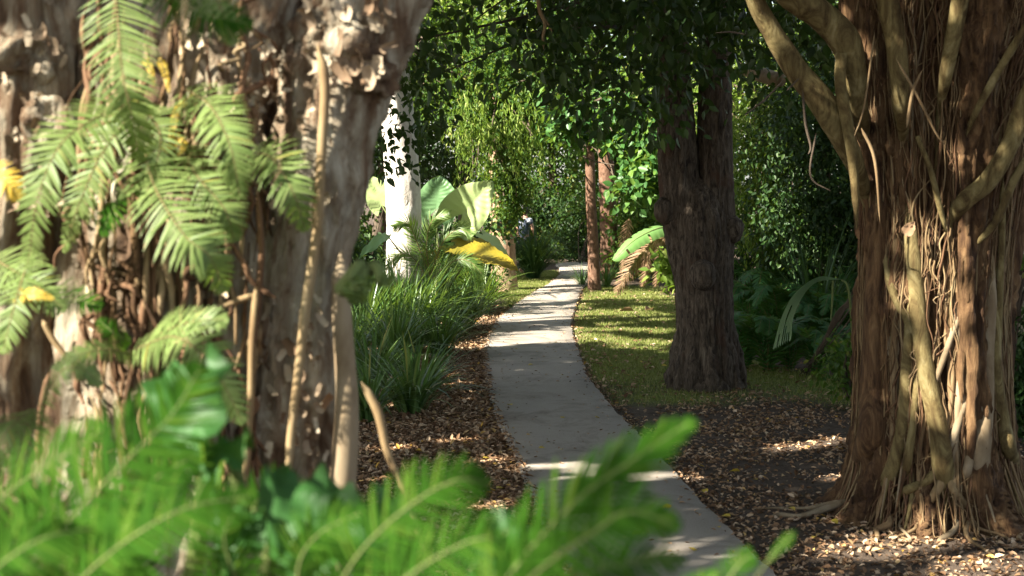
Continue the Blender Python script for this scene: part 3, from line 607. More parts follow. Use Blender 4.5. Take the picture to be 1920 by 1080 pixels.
# fine fibres clinging everywhere
mb = MB()
for k in range(1300):
    a = rng.uniform(math.pi*.95, math.pi*2.05); z1 = rng.uniform(.15, 4.3); ln = rng.uniform(.2, 1.1); n_ = 5; zz = z1-np.linspace(0, 1, n_)*ln*rng.uniform(.6, 1)
    aa = a+np.cumsum(rng.normal(size=n_)*(.04 if rng.random() < .8 else .12)); R = fr(np.maximum(zz, 0))+.022+rng.uniform(0, .03)+np.clip(.3-zz, 0, 1)*.14; zz = np.maximum(zz, .012); q = rng.uniform(.5, 1.5)
    v, f = tube_geo(np.stack([fc(zz)+np.cos(aa)*R, FD+np.sin(aa)*R, zz], 1), [.0015, .005*q, .005*q, .001], 4, 14); mb.add(v, f, rng.integers(0, 4))
tag(mb.build('root_fibres', [M['fig_root'], M['bark_fig'], M['root_brown'], M['root_tan']], T2), kind='stuff')
def limb(px, D, rad, mat='limb_fig', parent=T2, k=k1, amp=.2, tail=()):
    pts = [P(x, y, D[i] if hasattr(D, '__len__') else D) for i, (x, y) in enumerate(px)]+[fig_front(x, y, -.01) for x, y in tail]
    n_ = len(pts); rad = [r*k*.78 for r in rad]
    rad = list(np.interp(np.linspace(0, 1, len(px)), np.linspace(0, 1, len(rad)), rad))+[rad[-1]*.7*(1-.75*(i+1)/max(1, len(tail))) for i in range(len(tail))]
    return root(parent, pts, rad, M[mat], 24, 90, amp, 'limb', t0=False)
limb([(1400, -120), (1475, -20), (1535, 25), (1582, 75), (1600, 130), (1612, 200)], [9.2, 9.45, 9.55, 9.6, 9.66, 9.72], [32, 34, 37, 40, 32, 20], tail=[(1622, 280), (1636, 380), (1640, 480)])
limb([(1578, 100), (1576, 160), (1590, 240), (1602, 330), (1606, 430)], [9.55, 9.55, 9.58, 9.6, 9.62], [13, 13, 14, 11, 7])
limb([(1380, -120), (1408, -20), (1448, 60), (1500, 140), (1560, 220), (1600, 300)], [9.4, 9.5, 9.6, 9.65, 9.7, 9.76], [20, 22, 26, 30, 32, 24], tail=[(1628, 390), (1640, 500), (1642, 600)])
limb([(1655, -120), (1665, 0), (1682, 100), (1690, 200)], [9.3, 9.45, 9.5, 9.55], [25, 25, 23, 20], tail=[(1694, 270), (1690, 370), (1684, 480)])
limb([(1815, -120), (1800, 0), (1785, 80), (1772, 150)], [9.2, 9.4, 9.45, 9.53], [22, 19, 18, 16], tail=[(1762, 210), (1758, 290), (1750, 380)])
limb([(1990, 60), (1920, 205), (1892, 275), (1852, 340), (1805, 380)], [9.2, 9.45, 9.5, 9.55, 9.62], [26, 23, 22, 22, 19], tail=[(1780, 425), (1778, 500), (1786, 600)])
limb([(1960, 250), (1905, 330), (1870, 410), (1820, 470)], [9.5, 9.55, 9.6, 9.7], [9, 10, 9, 6])
limb([(1995, -60), (1930, 40), (1880, 120), (1830, 210), (1810, 260)], [9.2, 9.35, 9.4, 9.5, 9.6], [11, 10, 9, 8, 4])
limb([(1720, 255), (1745, 320), (1760, 380), (1775, 440)], [9.6, 9.58, 9.6, 9.65], [6, 7, 7, 6])
# thin sticks and hanging fibres
for px, r in (([(1680, 110), (1720, 180), (1755, 250), (1775, 275)], 4), ([(1640, 60), (1620, 200), (1600, 260)], 3), ([(1470, 150), (1430, 190), (1390, 220)], 3), ([(1400, 65), (1370, 60), (1340, 62)], 3), ([(1505, 170), (1510, 230), (1520, 275), (1515, 290)], 4), ([(1700, 240), (1712, 170), (1730, 130)], 5), ([(1530, 250), (1520, 330), (1560, 360)], 3), ([(1615, 240), (1640, 300), (1650, 420)], 5), ([(1475, 170), (1500, 145)], 3)):
    root(T2, [P(x, y, 9.35) for x, y in px], [r*k1*.6, r*k1*.6, r*k1*.3], M['twig' if px[0][0] < 1560 else 'fig_root'], 6, 20)
mb = MB()
cc = ellipsoid_pts(900, (5.2, 10.5, 7.0), (5.5, 7.5, 2.2)); crown_geo(mb, cc, 34, .42, .2, .11, 0, .4, cut=above_frame())  # unseen crown above the frame, widened to dim the right side
for e in ((3, 8, 6.5), (5.5, 9.5, 6.8), (4, 11.5, 6.8), (2, 10, 6.5)):
    v, f = tube_geo([(fc(4.2), FD, 4.2), (np.asarray(e)+(fc(4.2), FD, 4.2))/2+np.array([0, 0, .3]), e], [.3, .2, .05], 12, 18); mb.add(v, f, 1)
cs = [P(x, y, D) for x, y, D in zip(rng.uniform(1400, 1560, 30), rng.uniform(-30, 160, 30), rng.uniform(11, 13, 30))]
crown_geo(mb, cs, 22, .16, .10, .055, 0, .7)
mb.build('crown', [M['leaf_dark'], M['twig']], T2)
tag(mesh_obj('bark_scrap', *(lambda v, f: (place(v, P(1695, 440, 9.6), (.5, -.1, .6), (0, -1, .2)), f))(*leaf_shape(.11, .08, 0, 7, 5, .3)), M['dry']), 'pale dry leaf caught on the fig trunk', 'leaf')

# ------------------------------------------------------------------ 3. tree in the middle
MD = 16.3; k2 = MD/FPX
def P3(x, y): return P(x, y, MD)
T3 = thing('forked_tree', 'dark forked tree with a knobbly trunk standing in the grass right of the path', 'tree', G(1322, 722))
mb = MB(); dm = lambda v: rough(.022, 13, .10, .75)(v)+rough(.008, 40, .15, .6)(v)
v, f = tube_geo([P3(1325, 760), P3(1324, 728), P3(1322, 690), P3(1322, 620), P3(1320, 540), P3(1316, 470), P3(1311, 410), P3(1308, 360), P3(1306, 320)], [k2*r for r in (96, 72, 57, 51, 52, 58, 58, 40, 5)], 130, 190, dm); mb.add(v, f)
v, f = tube_geo([P3(1308, 600), P3(1296, 500), P3(1280, 400), P3(1271, 290), P3(1262, 150), P3(1255, 0), P3(1240, -200)], [k2*r for r in (20, 36, 39, 36, 32, 33, 28)], 70, 130, dm); mb.add(v, f)
v, f = tube_geo([P3(1330, 600), P3(1338, 500), P3(1343, 420), P3(1341, 330), P3(1340, 200), P3(1345, 50), P3(1360, -150)], [k2*r for r in (18, 33, 36, 32, 30, 29, 26)], 70, 130, dm); mb.add(v, f)
for a in np.linspace(math.pi*.95, math.pi*2.05, 9)+rng.normal(size=9)*.08:
    c_ = G(1324, 724); o_ = np.array([math.cos(a), math.sin(a), 0]); l_ = rng.uniform(.40, .45)
    v, f = tube_geo([c_+o_*.24+np.array([0, 0, .75]), c_+o_*.31+np.array([0, 0, .34]), c_+o_*.375+np.array([0, 0, .10]), c_+o_*l_+np.array([0, 0, -.02])], [.05, .085, .075, .03], 24, 40, dm); mb.add(v, f)
mb.build('trunk', M['bark_mid'], T3)
for (x, y, D, r) in ((1318, 515, MD-.34, 24), (1246, 395, MD-.1, 20), (1372, 430, MD-.08, 22)):
    mb = MB(); v, f = tube_geo([P(x, y+r, D+.12), P(x, y+r*.5, D), P(x, y-r*.4, D), P(x, y-r*1.2, D+.12)], [.01, r*k2*.9, r*k2, .01], 30, 30, rough(.02, 14, .8, .4)); mb.add(v, f); mb.build('burl', M['bark_mid'], T3)
mb = MB()
# its foliage hangs into the top of the view, in shade
n_ = 190; x_ = rng.uniform(985, 1400, n_); y_ = rng.uniform(-60, 1, n_)+ (rng.random(n_)**1.5)*np.interp(x_, [985, 1050, 1150, 1240, 1300, 1400], [180, 235, 270, 260, 170, 150]); cs = [P(a, c_, d) for a, c_, d in zip(x_, y_, rng.uniform(12.5, 17.5, n_))]
crown_geo(mb, cs, 20, .17, .12, .065, 0, .8, margin=0)
n_ = 32; cs = [P(a, c_, d) for a, c_, d in zip(rng.uniform(690, 1000, n_), rng.uniform(-40, 240, n_)*rng.random(n_)**.6, rng.uniform(12, 17, n_))]
crown_geo(mb, cs, 11, .15, .12, .068, 0, .8, margin=0)
n_ = 75; cs = [P(a, c_, d) for a, c_, d in zip(rng.uniform(690, 830, n_), 60+rng.random(n_)**1.4*250, rng.uniform(14, 17, n_))]
crown_geo(mb, cs, 9, .12, .10, .055, 0, .8, margin=0)
cc = ellipsoid_pts(620, (-7.8, 9.0, 6.6), (5.0, 5.0, 1.2)); crown_geo(mb, cc, 34, .42, .2, .11, 0, .4, cut=above_frame())  # this and the next two: unseen leaf masses added to cast shade
cc = ellipsoid_pts(330, (-1.6, 17.4, 6.9), (3.6, 3.4, 1.2)); crown_geo(mb, cc, 34, .42, .2, .11, 0, .4, cut=above_frame())
cc = ellipsoid_pts(560, (-2.2, 12.2, 7.0), (5, 4.5, 1.9)); crown_geo(mb, cc, 34, .4, .2, .11, 0, .4, cut=above_frame())
twigs(mb, [P3(1255, -100), P3(1350, -100), P3(1262, 60)], [P(x, y, d) for x, y, d in ((1000, 60, 14), (1100, 120, 15), (900, 30, 14), (1180, 180, 15.5), (760, 80, 14), (1060, 20, 13), (820, 140, 15), (1390, 60, 15))], .035, 1, 6)
mb.build('crown', [M['leaf_dark'], M['twig']], T3)
for pts, r in ([((1008, -10), (1012, 20), (1022, 45), (1018, 70), (1020, 95)), 4], [((1014, 28), (1028, 45), (1035, 60)), 2.5]):
    root(T3, [P(x, y, 12.5) for x, y in pts], [r*.0045, r*.004, r*.002], M['root_tan'], 7, 24)

# ------------------------------------------------------------------ background trees and shrubs
def tree(name, label, cat, base, trunk, rad, mat, crowns, leafm, group=None, seg=40, amp=.02, fr_=9):
    """crowns: list of (centre, radii, clumps, leaves per clump, spread, leaf length, leaf width[, droop])"""
    t_ = thing(name, label, cat, base, group)
    v, f = tube_geo(trunk, rad, seg, 60, rough(amp, fr_, .4, .5)); mb = MB(); mb.add(v, f); mb.build('trunk', M[mat], t_)
    mb = MB(); top = np.asarray(trunk[-1]); mid = np.asarray(trunk[len(trunk)//2])
    for c in crowns:
        cc = ellipsoid_pts(c[2], c[0], c[1]); crown_geo(mb, cc, c[3], c[4], c[5], c[6], 0, c[7] if len(c) > 7 else .6, margin=.08 if c[5] > .19 else 0)
        twigs(mb, [top, (top*2+mid)/3], cc[::max(1, len(cc)//9)], min(.05, rad[-1]*.5), 1)
    mb.build('crown', [M[leafm], M['twig']], t_); return t_
D = 22
T = tree('pale_tree', 'pale trunk glaring white in full sun behind the strappy bed', 'tree', P(757, 623, D), [P(757, 640, D), P(758, 470, D), P(757, 380, D), P(750, 270, D), P(742, 180, D), P(738, 60, D), P(730, -60, D)], [.28, .26, .255, .25, .23, .2, .17], 'bark_white',
     [((-8.2, 17.5, 6.9), (6.4, 7.2, 1.8), 1050, 34, .42, .21, .12), (P(730, 60, 22), (1.1, .8, .9), 60, 40, .2, .085, .05)], 'leaf_mid')  # first crown: unseen leaf mass well off the trunk, added for shade
D = 30
T = tree('vine_clad_tree', 'stocky tree draped with light green creeper left of the bend in the path', 'tree', G(946, 545), [P(946, 552, D), P(945, 520, D), P(943, 460, D), P(940, 380, D), P(935, 300, D), P(930, 180, D)], [.29, .26, .25, .23, .2, .15], 'bark_vine',
     [(P(925, 250, D-.5), (1.0, .7, 1.1), 150, 50, .2, .085, .05), (P(905, 140, D), (1.6, 1.0, 1.1), 170, 46, .22, .09, .055), (P(955, 365, D-.3), (.42, .35, .5), 50, 46, .12, .075, .045), ((-5.9, 32.2, 5.8), (2.4, 3.2, .9), 330, 34, .34, .22, .12)], 'leaf_mid')  # last crown: hidden leaf mass added to shade the far path end
# pale weeping sprays hanging off it
mb = MB()
for k in range(60):
    s = P(rng.choice([870, 900, 955, 985])+rng.normal()*14, rng.uniform(150, 250), D-1.5+rng.normal()*.3); n_ = 26; tt = np.linspace(0, 1, n_)[:, None]
    p = s+np.array([rng.normal()*.15, 0, -rng.uniform(.5, 1.5)])*tt+rng.normal(size=(n_, 3))*.03
    v, f = leaf_geo(p, nrm(rng.normal(size=(n_, 3))*.4+np.array([0, 0, -1])), rand_dir(n_)+SUN, rng.uniform(.09, .15, n_), .03); mb.add(v, f)
mb.build('creeper', M['leaf_lime'], T)
mb = MB()
n_ = 900; a = rng.uniform(0, 2*np.pi, n_); z_ = rng.uniform(1.15, 2.6, n_); rr_ = .26+rng.random(n_)*.14
v, f = leaf_geo(np.stack([P(943, 0, D)[0]+np.cos(a)*rr_, D+np.sin(a)*rr_, z_], 1), np.stack([np.cos(a)*.4, np.sin(a)*.4, np.full(n_, -1.)], 1)+rand_dir(n_)*.5, np.stack([np.cos(a), np.sin(a), a*0+.4], 1)+rand_dir(n_)*.4, rng.uniform(.06, .1, n_), .055); mb.add(v, f)
mb.build('creeper', M['leaf_mid'], T)
SG = 'slender reddish trees beside the far path'
tree('slender_tree', 'slender straight reddish tree at the right edge of the far path, nearer of the pair', 'tree', G(1113, 545), [P(1115, 552, 30), P(1114, 530, 30), P(1112, 450, 30), P(1108, 380, 30), P(1106, 300, 30), P(1100, 200, 30)], [.17, .125, .11, .10, .095, .08], 'bark_red',
     [(P(1120, 235, 27.8), (1.1, .5, .55), 60, 24, .17, .17, .11, .5), (P(1195, 300, 27.5), (.75, .4, .9), 75, 24, .17, .17, .11, .5)], 'leaf_round', SG, 30, .006, 20)
tree('slender_tree', 'thicker reddish trunk just behind the slender tree by the bend', 'tree', G(1142, 522), [P(1142, 530, 33.5), P(1142, 460, 33.5), P(1140, 380, 33.5), P(1136, 300, 33.5), P(1130, 180, 33.5)], [.22, .2, .19, .17, .13], 'bark_red',
     [(P(1200, 200, 32), (1.6, .8, 1.0), 120, 30, .22, .13, .08)], 'leaf_mid', SG, 30, .006, 20)
# further trees closing the view, each with its own trunk
BG = 'trees closing off the view'
def bgtree(name, label, px, D, gx_, crowns, leafm, r=.16, mat='twig'):
    b0 = np.array([(px-960)/FPX*D, D, 0.]); tp = P(gx_[0], gx_[1], D)
    return tree(name, label, 'tree', b0, [b0-np.array([0, 0, .1]), b0*.5+tp*.5+np.array([.1, 0, 0]), tp], [r, r*.8, r*.4], mat, crowns, leafm, BG, 14)
def PC(x, y, D): return P(x, y, D)
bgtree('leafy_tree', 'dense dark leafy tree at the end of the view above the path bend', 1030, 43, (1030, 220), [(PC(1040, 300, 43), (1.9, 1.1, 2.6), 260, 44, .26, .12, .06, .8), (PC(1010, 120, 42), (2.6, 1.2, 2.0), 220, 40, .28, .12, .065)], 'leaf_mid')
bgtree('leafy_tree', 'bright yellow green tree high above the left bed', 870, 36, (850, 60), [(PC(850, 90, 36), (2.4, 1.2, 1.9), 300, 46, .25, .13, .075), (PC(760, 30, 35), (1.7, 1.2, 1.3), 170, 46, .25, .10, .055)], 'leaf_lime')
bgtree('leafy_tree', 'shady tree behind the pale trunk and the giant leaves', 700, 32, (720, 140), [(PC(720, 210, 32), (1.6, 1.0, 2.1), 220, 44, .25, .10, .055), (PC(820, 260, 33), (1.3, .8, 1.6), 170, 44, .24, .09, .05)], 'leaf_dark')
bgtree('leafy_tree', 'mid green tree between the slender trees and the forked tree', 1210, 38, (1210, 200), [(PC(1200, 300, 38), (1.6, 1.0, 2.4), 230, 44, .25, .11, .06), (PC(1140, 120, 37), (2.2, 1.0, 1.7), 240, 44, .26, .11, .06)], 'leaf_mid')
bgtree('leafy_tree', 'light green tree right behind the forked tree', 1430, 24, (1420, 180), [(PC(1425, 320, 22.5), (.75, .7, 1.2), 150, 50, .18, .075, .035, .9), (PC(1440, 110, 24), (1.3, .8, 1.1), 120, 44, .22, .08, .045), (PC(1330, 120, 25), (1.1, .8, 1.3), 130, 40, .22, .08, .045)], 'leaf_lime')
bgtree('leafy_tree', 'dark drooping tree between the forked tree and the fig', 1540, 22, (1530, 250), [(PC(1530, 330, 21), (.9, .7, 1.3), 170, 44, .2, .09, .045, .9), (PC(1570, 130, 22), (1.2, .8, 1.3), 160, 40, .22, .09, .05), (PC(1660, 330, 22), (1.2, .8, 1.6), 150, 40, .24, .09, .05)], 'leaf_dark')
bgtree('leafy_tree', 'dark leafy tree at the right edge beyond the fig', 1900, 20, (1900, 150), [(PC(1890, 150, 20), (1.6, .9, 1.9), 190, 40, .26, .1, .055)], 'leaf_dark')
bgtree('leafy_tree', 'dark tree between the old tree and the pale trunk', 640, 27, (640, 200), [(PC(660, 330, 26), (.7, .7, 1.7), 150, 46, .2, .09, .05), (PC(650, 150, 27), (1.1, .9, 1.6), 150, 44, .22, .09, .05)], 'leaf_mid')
# bough in the dark behind the fig
LB = thing('dead_bough', 'grey dead bough lying across the dark foliage left of the fig', 'branch', P(1430, 140, 18))
root(LB, [P(1385, 125, 18.5), P(1420, 138, 18), P(1455, 148, 17.6), P(1475, 152, 17.5)], [.07, .09, .085, .07], M['root_pale'], 20, 40, .15, 'bough')
# far wood, one mass
mb = MB()
n_ = 1500; cc = np.stack([rng.uniform(-22, 22, n_), rng.uniform(46, 52, n_), rng.random(n_)*13], 1); crown_geo(mb, cc, 26, .55, .3, .17, 0, .6, carve=False)
n_ = 500; cc = np.stack([rng.uniform(5.5, 16, n_), rng.uniform(23, 34, n_), rng.random(n_)*7.5], 1); crown_geo(mb, cc, 26, .4, .2, .11, 1, .6, carve=False)
n_ = 420; cc = np.stack([rng.uniform(-17, -5.5, n_), rng.uniform(30, 45, n_), rng.random(n_)*8], 1); crown_geo(mb, cc, 26, .4, .2, .11, 1, .6)
tag(mb.build('woods', [M['leaf_dark'], M['leaf_mid']]), 'dense dark wood closing off the view behind everything', 'woods', kind='stuff')

# ------------------------------------------------------------------ shrubs
def shrub(name, label, base, c, r, n, per, spread, L, W, leafm, cat='shrub', group=None, droop=.5):
    t_ = thing(name, label, cat, base, group); mb = MB(); cc = ellipsoid_pts(n, c, r)
    crown_geo(mb, cc, per, spread, L, W, 0, droop, margin=0); mb.build('foliage', M[leafm], t_)
    mb = MB(); twigs(mb, [np.asarray(base)+np.array([rng.normal()*.06, 0, 0]) for k in range(4)], cc[::max(1, n//8)], .02, 0); mb.build('stem', M['twig'], t_); return t_
HG = 'shrubs around the far bend'
shrub('shrub', 'low bright shrub straight beyond the path bend', P(1045, 495, 42), P(1050, 455, 42), (1.3, .6, .7), 90, 40, .2, .12, .07, 'leaf_mid', group=HG)
shrub('shrub', 'dark shrub on the right of the far path behind the slender trees', P(1085, 500, 39), P(1090, 430, 40), (.9, .6, 1.0), 90, 40, .2, .12, .06, 'leaf_dark', group=HG)
shrub('shrub', 'dark shrub between the creeper tree and the bend', P(985, 500, 42), P(985, 420, 42), (1.0, .6, 1.2), 100, 40, .2, .12, .06, 'leaf_dark', group=HG)
shrub('shrub', 'broad leaved sunlit shrub hugging the left of the forked trunk', G(1255, 548), P(1250, 505, 28), (.38, .3, .38), 26, 14, .12, .2, .1, 'leaf_lime', droop=.2)
shrub('shrub', 'dense green shrub behind the banana leaf', P(1215, 520, 33), P(1220, 440, 33), (1.0, .5, 1.0), 100, 40, .2, .12, .07, 'leaf_mid')
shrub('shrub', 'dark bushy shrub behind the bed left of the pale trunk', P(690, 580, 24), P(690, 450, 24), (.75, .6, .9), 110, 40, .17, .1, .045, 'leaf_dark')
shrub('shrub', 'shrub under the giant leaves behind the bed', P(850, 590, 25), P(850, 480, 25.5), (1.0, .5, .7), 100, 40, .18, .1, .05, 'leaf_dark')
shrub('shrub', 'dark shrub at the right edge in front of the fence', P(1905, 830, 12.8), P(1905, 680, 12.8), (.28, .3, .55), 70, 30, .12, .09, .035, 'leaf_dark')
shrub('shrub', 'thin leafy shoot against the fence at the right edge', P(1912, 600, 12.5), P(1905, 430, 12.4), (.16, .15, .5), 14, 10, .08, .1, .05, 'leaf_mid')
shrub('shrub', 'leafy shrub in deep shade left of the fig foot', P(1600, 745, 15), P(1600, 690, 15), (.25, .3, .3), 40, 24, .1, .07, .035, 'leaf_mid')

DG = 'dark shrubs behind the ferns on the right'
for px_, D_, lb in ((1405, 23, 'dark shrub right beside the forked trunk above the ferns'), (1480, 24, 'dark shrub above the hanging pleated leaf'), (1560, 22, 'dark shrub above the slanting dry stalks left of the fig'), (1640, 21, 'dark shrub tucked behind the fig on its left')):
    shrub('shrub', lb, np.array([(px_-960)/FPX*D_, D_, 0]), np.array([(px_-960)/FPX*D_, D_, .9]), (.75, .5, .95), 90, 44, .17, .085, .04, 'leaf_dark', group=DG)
# ------------------------------------------------------------------ strappy clumps
def strap_clump(name, n, h, spread, wd, mat, bend=1.0):
    mb = MB(); nseg = 7; n = int(n*1.3)
    a = rng.uniform(0, 2*np.pi, n); L = h*rng.uniform(.7, 1.25, n); lean = rng.uniform(.25, 1.25, n)*bend; W = wd*rng.uniform(.5, 1.1, n)
    b0 = np.stack([np.cos(a), np.sin(a), a*0], 1)*(rng.random(n)*.12)[:, None]; out = np.stack([np.cos(a), np.sin(a), a*0], 1); sdv = np.stack([-np.sin(a), np.cos(a), a*0], 1)
    rows = []
    for u in np.linspace(0, 1, nseg):
        ang = lean*(.25+1.45*u); 
        d = out*(np.sin(ang))[:, None]+np.array([0, 0, 1.])*(np.cos(ang))[:, None]
        if u == 0: c_ = b0.copy()
        else: c_ = c_+d*(L/(nseg-1))[:, None]
        ww = W*(1-u**2.5)*(.6+.4*min(1, u*4))+.0006
        nn = np.cross(d, sdv)
        rows.append(np.stack([c_-sdv*ww[:, None]*.5, c_-nn*(ww*.15)[:, None], c_+sdv*ww[:, None]*.5], 1))
    v = np.stack(rows, 1).reshape(-1, 3); k = np.arange(n)[:, None]*nseg*3
    f = np.concatenate([k+np.array([[3*r+q, 3*r+q+1, 3*r+q+4, 3*r+q+3]]) for r in range(nseg-1) for q in range(2)])
    mb.add(v, [f]); return mb.build(name, M[mat])
CG = 'strappy clumps in the bed beside the path'
pos = [((720, 560), 'shaded clump at the back of the bed before the pale trunk'), ((775, 668), 'clump in the heart of the bed with long upright blades'), ((870, 620), 'clump at the bed edge overhanging the litter beside the sunlit patch'), ((770, 560), 'grassy clump below the small palm on its left'), ((885, 555), 'grassy clump under the yellow giant leaf at the back'), ((690, 560), 'dim clump at the far left back of the bed'), ((725, 645), 'clump behind the tall dark one by the hanging root'), ((795, 640), 'clump with crossing blades in the bed middle'), ((845, 585), 'green clump just before the sunlit end of the bed'), ((670, 620), 'clump at the far left of the bed against the root'), ((770, 775), 'loose dark clump sprawling over the litter nearest the viewer'), ((690, 790), 'dark low clump at the base of the hanging root'), ((905, 556), 'bright clump before the creeper tree'), ((700, 730), 'darkest broad bladed clump nearest the hanging root, over the leaf litter'), ((790, 745), 'drooping dark clump nearest the viewer at the litter edge'), ((740, 690), 'glossy blue green clump behind the nearest two clumps'), ((825, 670), 'arching glossy clump whose blades lean over the leaf litter'), ((680, 650), 'tall dark clump beside the hanging root'), ((760, 625), 'silvery bladed clump in the middle of the bed'), ((850, 615), 'green clump at mid bed overhanging the litter'), ((900, 590), 'sunlit bright clump reaching toward the path edge'), ((700, 600), 'dark clump at the back of the bed by the root'), ((800, 590), 'thin bladed clump in front of the palm'), ((870, 570), 'sunlit clump below the yellow giant leaf'), ((740, 580), 'shaded clump under the pale trunk'), ((908, 572), 'small bright clump at the far end of the bed'), ((830, 560), 'yellow green clump at the foot of the small palm'), ((650, 700), 'clump half hidden behind the hanging root')]
protos = {}
for k, (p_, lb) in enumerate(pos):
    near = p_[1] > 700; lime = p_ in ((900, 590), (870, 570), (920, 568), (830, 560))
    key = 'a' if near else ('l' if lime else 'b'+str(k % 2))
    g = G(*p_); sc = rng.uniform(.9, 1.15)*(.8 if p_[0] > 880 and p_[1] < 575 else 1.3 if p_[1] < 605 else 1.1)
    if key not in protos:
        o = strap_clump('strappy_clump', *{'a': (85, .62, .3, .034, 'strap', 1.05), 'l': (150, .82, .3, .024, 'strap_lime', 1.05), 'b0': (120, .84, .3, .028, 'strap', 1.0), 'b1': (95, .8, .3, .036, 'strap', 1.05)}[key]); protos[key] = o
    else: o = protos[key].copy(); COL.objects.link(o)
    o.location = g; o.rotation_euler = (0, 0, rng.uniform(0, 6.28)); o.scale = (sc, sc, sc); tag(o, lb, 'plant', CG)
for q_, sc, lb in (((735, 637), 1.35, 'tall clump hiding the foot of the pale trunk on its left'), ((765, 640), 1.45, 'tall clump right in front of the pale trunk'), ((800, 630), 1.3, 'tall clump between the pale trunk and the small palm'), ((690, 635), 1.4, 'tall dim clump left of the pale trunk')):
    o = protos['b1'].copy(); COL.objects.link(o); o.location = G(*q_); o.rotation_euler = (0, 0, rng.uniform(0, 6.28)); o.scale = (sc,)*3; tag(o, lb, 'plant', CG)
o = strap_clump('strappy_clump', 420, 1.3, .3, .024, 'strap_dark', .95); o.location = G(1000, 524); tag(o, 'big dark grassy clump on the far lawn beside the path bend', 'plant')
o = strap_clump('strappy_clump', 60, .6, .3, .018, 'strap', .9); o.location = G(1137, 538); tag(o, 'small strappy tuft at the foot of the slender trees', 'plant')
o = o.copy(); COL.objects.link(o); o.location = G(1091, 536); o.scale = (.8,)*3; tag(o, 'small strappy tuft leaning over the path edge left of the slender trees', 'plant')
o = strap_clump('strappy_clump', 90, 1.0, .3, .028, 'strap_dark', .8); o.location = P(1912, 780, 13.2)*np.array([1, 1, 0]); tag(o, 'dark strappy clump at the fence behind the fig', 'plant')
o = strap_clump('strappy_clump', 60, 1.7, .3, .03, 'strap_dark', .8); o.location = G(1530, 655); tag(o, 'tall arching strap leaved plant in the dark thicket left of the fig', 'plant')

# ------------------------------------------------------------------ giant leaves, palms, banana
E = thing('elephant_ear', 'giant elephant ear plant with sunlit heart shaped leaves beside the pale trunk', 'plant', P(815, 590, 22.5))
st = P(815, 580, 22.6)
broad(E, P(866, 402, 22.3), P(920, 343, 22.0), .7, (.15, -1, .25), 'ear', heart=.75, stalk=st, nu=40, nv=31, vein=.009, droop=.1, cup=.22, wave=.03)
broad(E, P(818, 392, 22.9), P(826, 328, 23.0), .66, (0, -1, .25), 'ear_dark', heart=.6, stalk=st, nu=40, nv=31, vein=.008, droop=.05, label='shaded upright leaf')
broad(E, P(855, 460, 22.2), P(972, 486, 21.9), .6, (.1, -.5, .9), 'ear_yellow', heart=.25, stalk=st, nu=26, nv=17, vein=.015, droop=.18, label='yellow dying leaf')
broad(E, P(800, 470, 22.2), P(758, 500, 21.9), .55, (-.1, -.7, .7), 'ear_yellow', heart=.25, stalk=st, nu=22, nv=13, vein=.015, droop=.2, label='small yellow leaf')
broad(E, P(716, 385, 23.2), P(698, 330, 23.2), .42, (0, -1, .3), 'ear', heart=.3, stalk=st, nu=22, nv=13, vein=.012, droop=.1)
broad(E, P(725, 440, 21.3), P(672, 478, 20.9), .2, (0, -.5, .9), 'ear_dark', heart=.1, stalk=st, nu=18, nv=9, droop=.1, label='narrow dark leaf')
broad(E, P(905, 440, 22.8), P(955, 475, 22.4), .25, (.1, -.6, .9), 'ear', heart=.2, stalk=st, nu=18, nv=9, droop=.2)
def palm_frond(parent, pts, width, n, mat, face=(0, -1, .5), sag=.35, rr=.008, name='frond'):
    mb = MB(); frond_geo(mb, pts, width, n, face, prof=lambda t: np.sqrt(np.clip(np.minimum(t*4+.2, 1)*(1.05-t**3), .05, 1)), sag=sag, rr=rr, ang=.65, pw=.3); return mb.build(name, [M[mat], M['rachis']], parent)
Q = thing('small_palm', 'small feathery palm growing between the giant leaves and the bed', 'palm', P(805, 560, 21.8))
b_ = P(806, 530, 21.8)
for pts in ([(806, 520), (800, 460), (810, 415), (840, 400)], [(806, 520), (830, 455), (860, 430), (885, 440)], [(806, 520), (780, 450), (765, 420), (740, 425)], [(806, 525), (850, 490), (880, 490), (905, 515)], [(806, 525), (770, 480), (745, 480), (725, 505)]):
    palm_frond(Q, [P(x, y, 21.8-.12*i) for i, (x, y) in enumerate(pts)], .42, 34, 'strap_lime')
Q = thing('banana_plant', 'banana plant with one large arching sunlit leaf left of the forked tree', 'plant', G(1262, 548))
mb = MB(); v, f = tube_geo([G(1268, 548), P(1268, 480, 29), P(1262, 425, 29)], [.07, .06, .03], 12, 16); mb.add(v, f); mb.build('stem', M['stem'], Q)
def banana(parent, pts, W, mat='banana', face=(0, -.7, .8)):
    n = 40; p = catmull(pts, n); T_ = nrm(np.gradient(p, axis=0)); sd = nrm(np.cross(T_, np.asarray(face, float))); up = np.cross(sd, T_)
    u = np.linspace(0, 1, n); hw = W*.5*np.sqrt(np.clip(np.minimum(u*6, 1)*(1.02-u**4), .02, 1)); rows = []
    for q in np.linspace(-1, 1, 9): rows.append(p+sd*(hw*q)[:, None]-up*(hw*(.55*q*q-.1*abs(q)))[:, None]+up*(.012*np.sin(u*90)*abs(q))[:, None]+T_*(hw*.18*abs(q))[:, None])
    v = np.stack(rows, 1).reshape(-1, 3); i, j = np.meshgrid(np.arange(n-1), np.arange(8), indexing='ij'); keep = ~((j.ravel() > 5) & np.isin(i.ravel(), (14, 15, 25)) | (j.ravel() < 3) & np.isin(i.ravel(), (19, 31)))
    mb = MB(); mb.add(v, [np.stack([i*9+j, i*9+j+1, (i+1)*9+j+1, (i+1)*9+j], -1).reshape(-1, 4)[keep]])
    v, f = tube_geo(p, [.018, .012, .004], 6, n); mb.add(v, f, 1); return mb.build('leaf', [M[mat], M['stem']], parent)
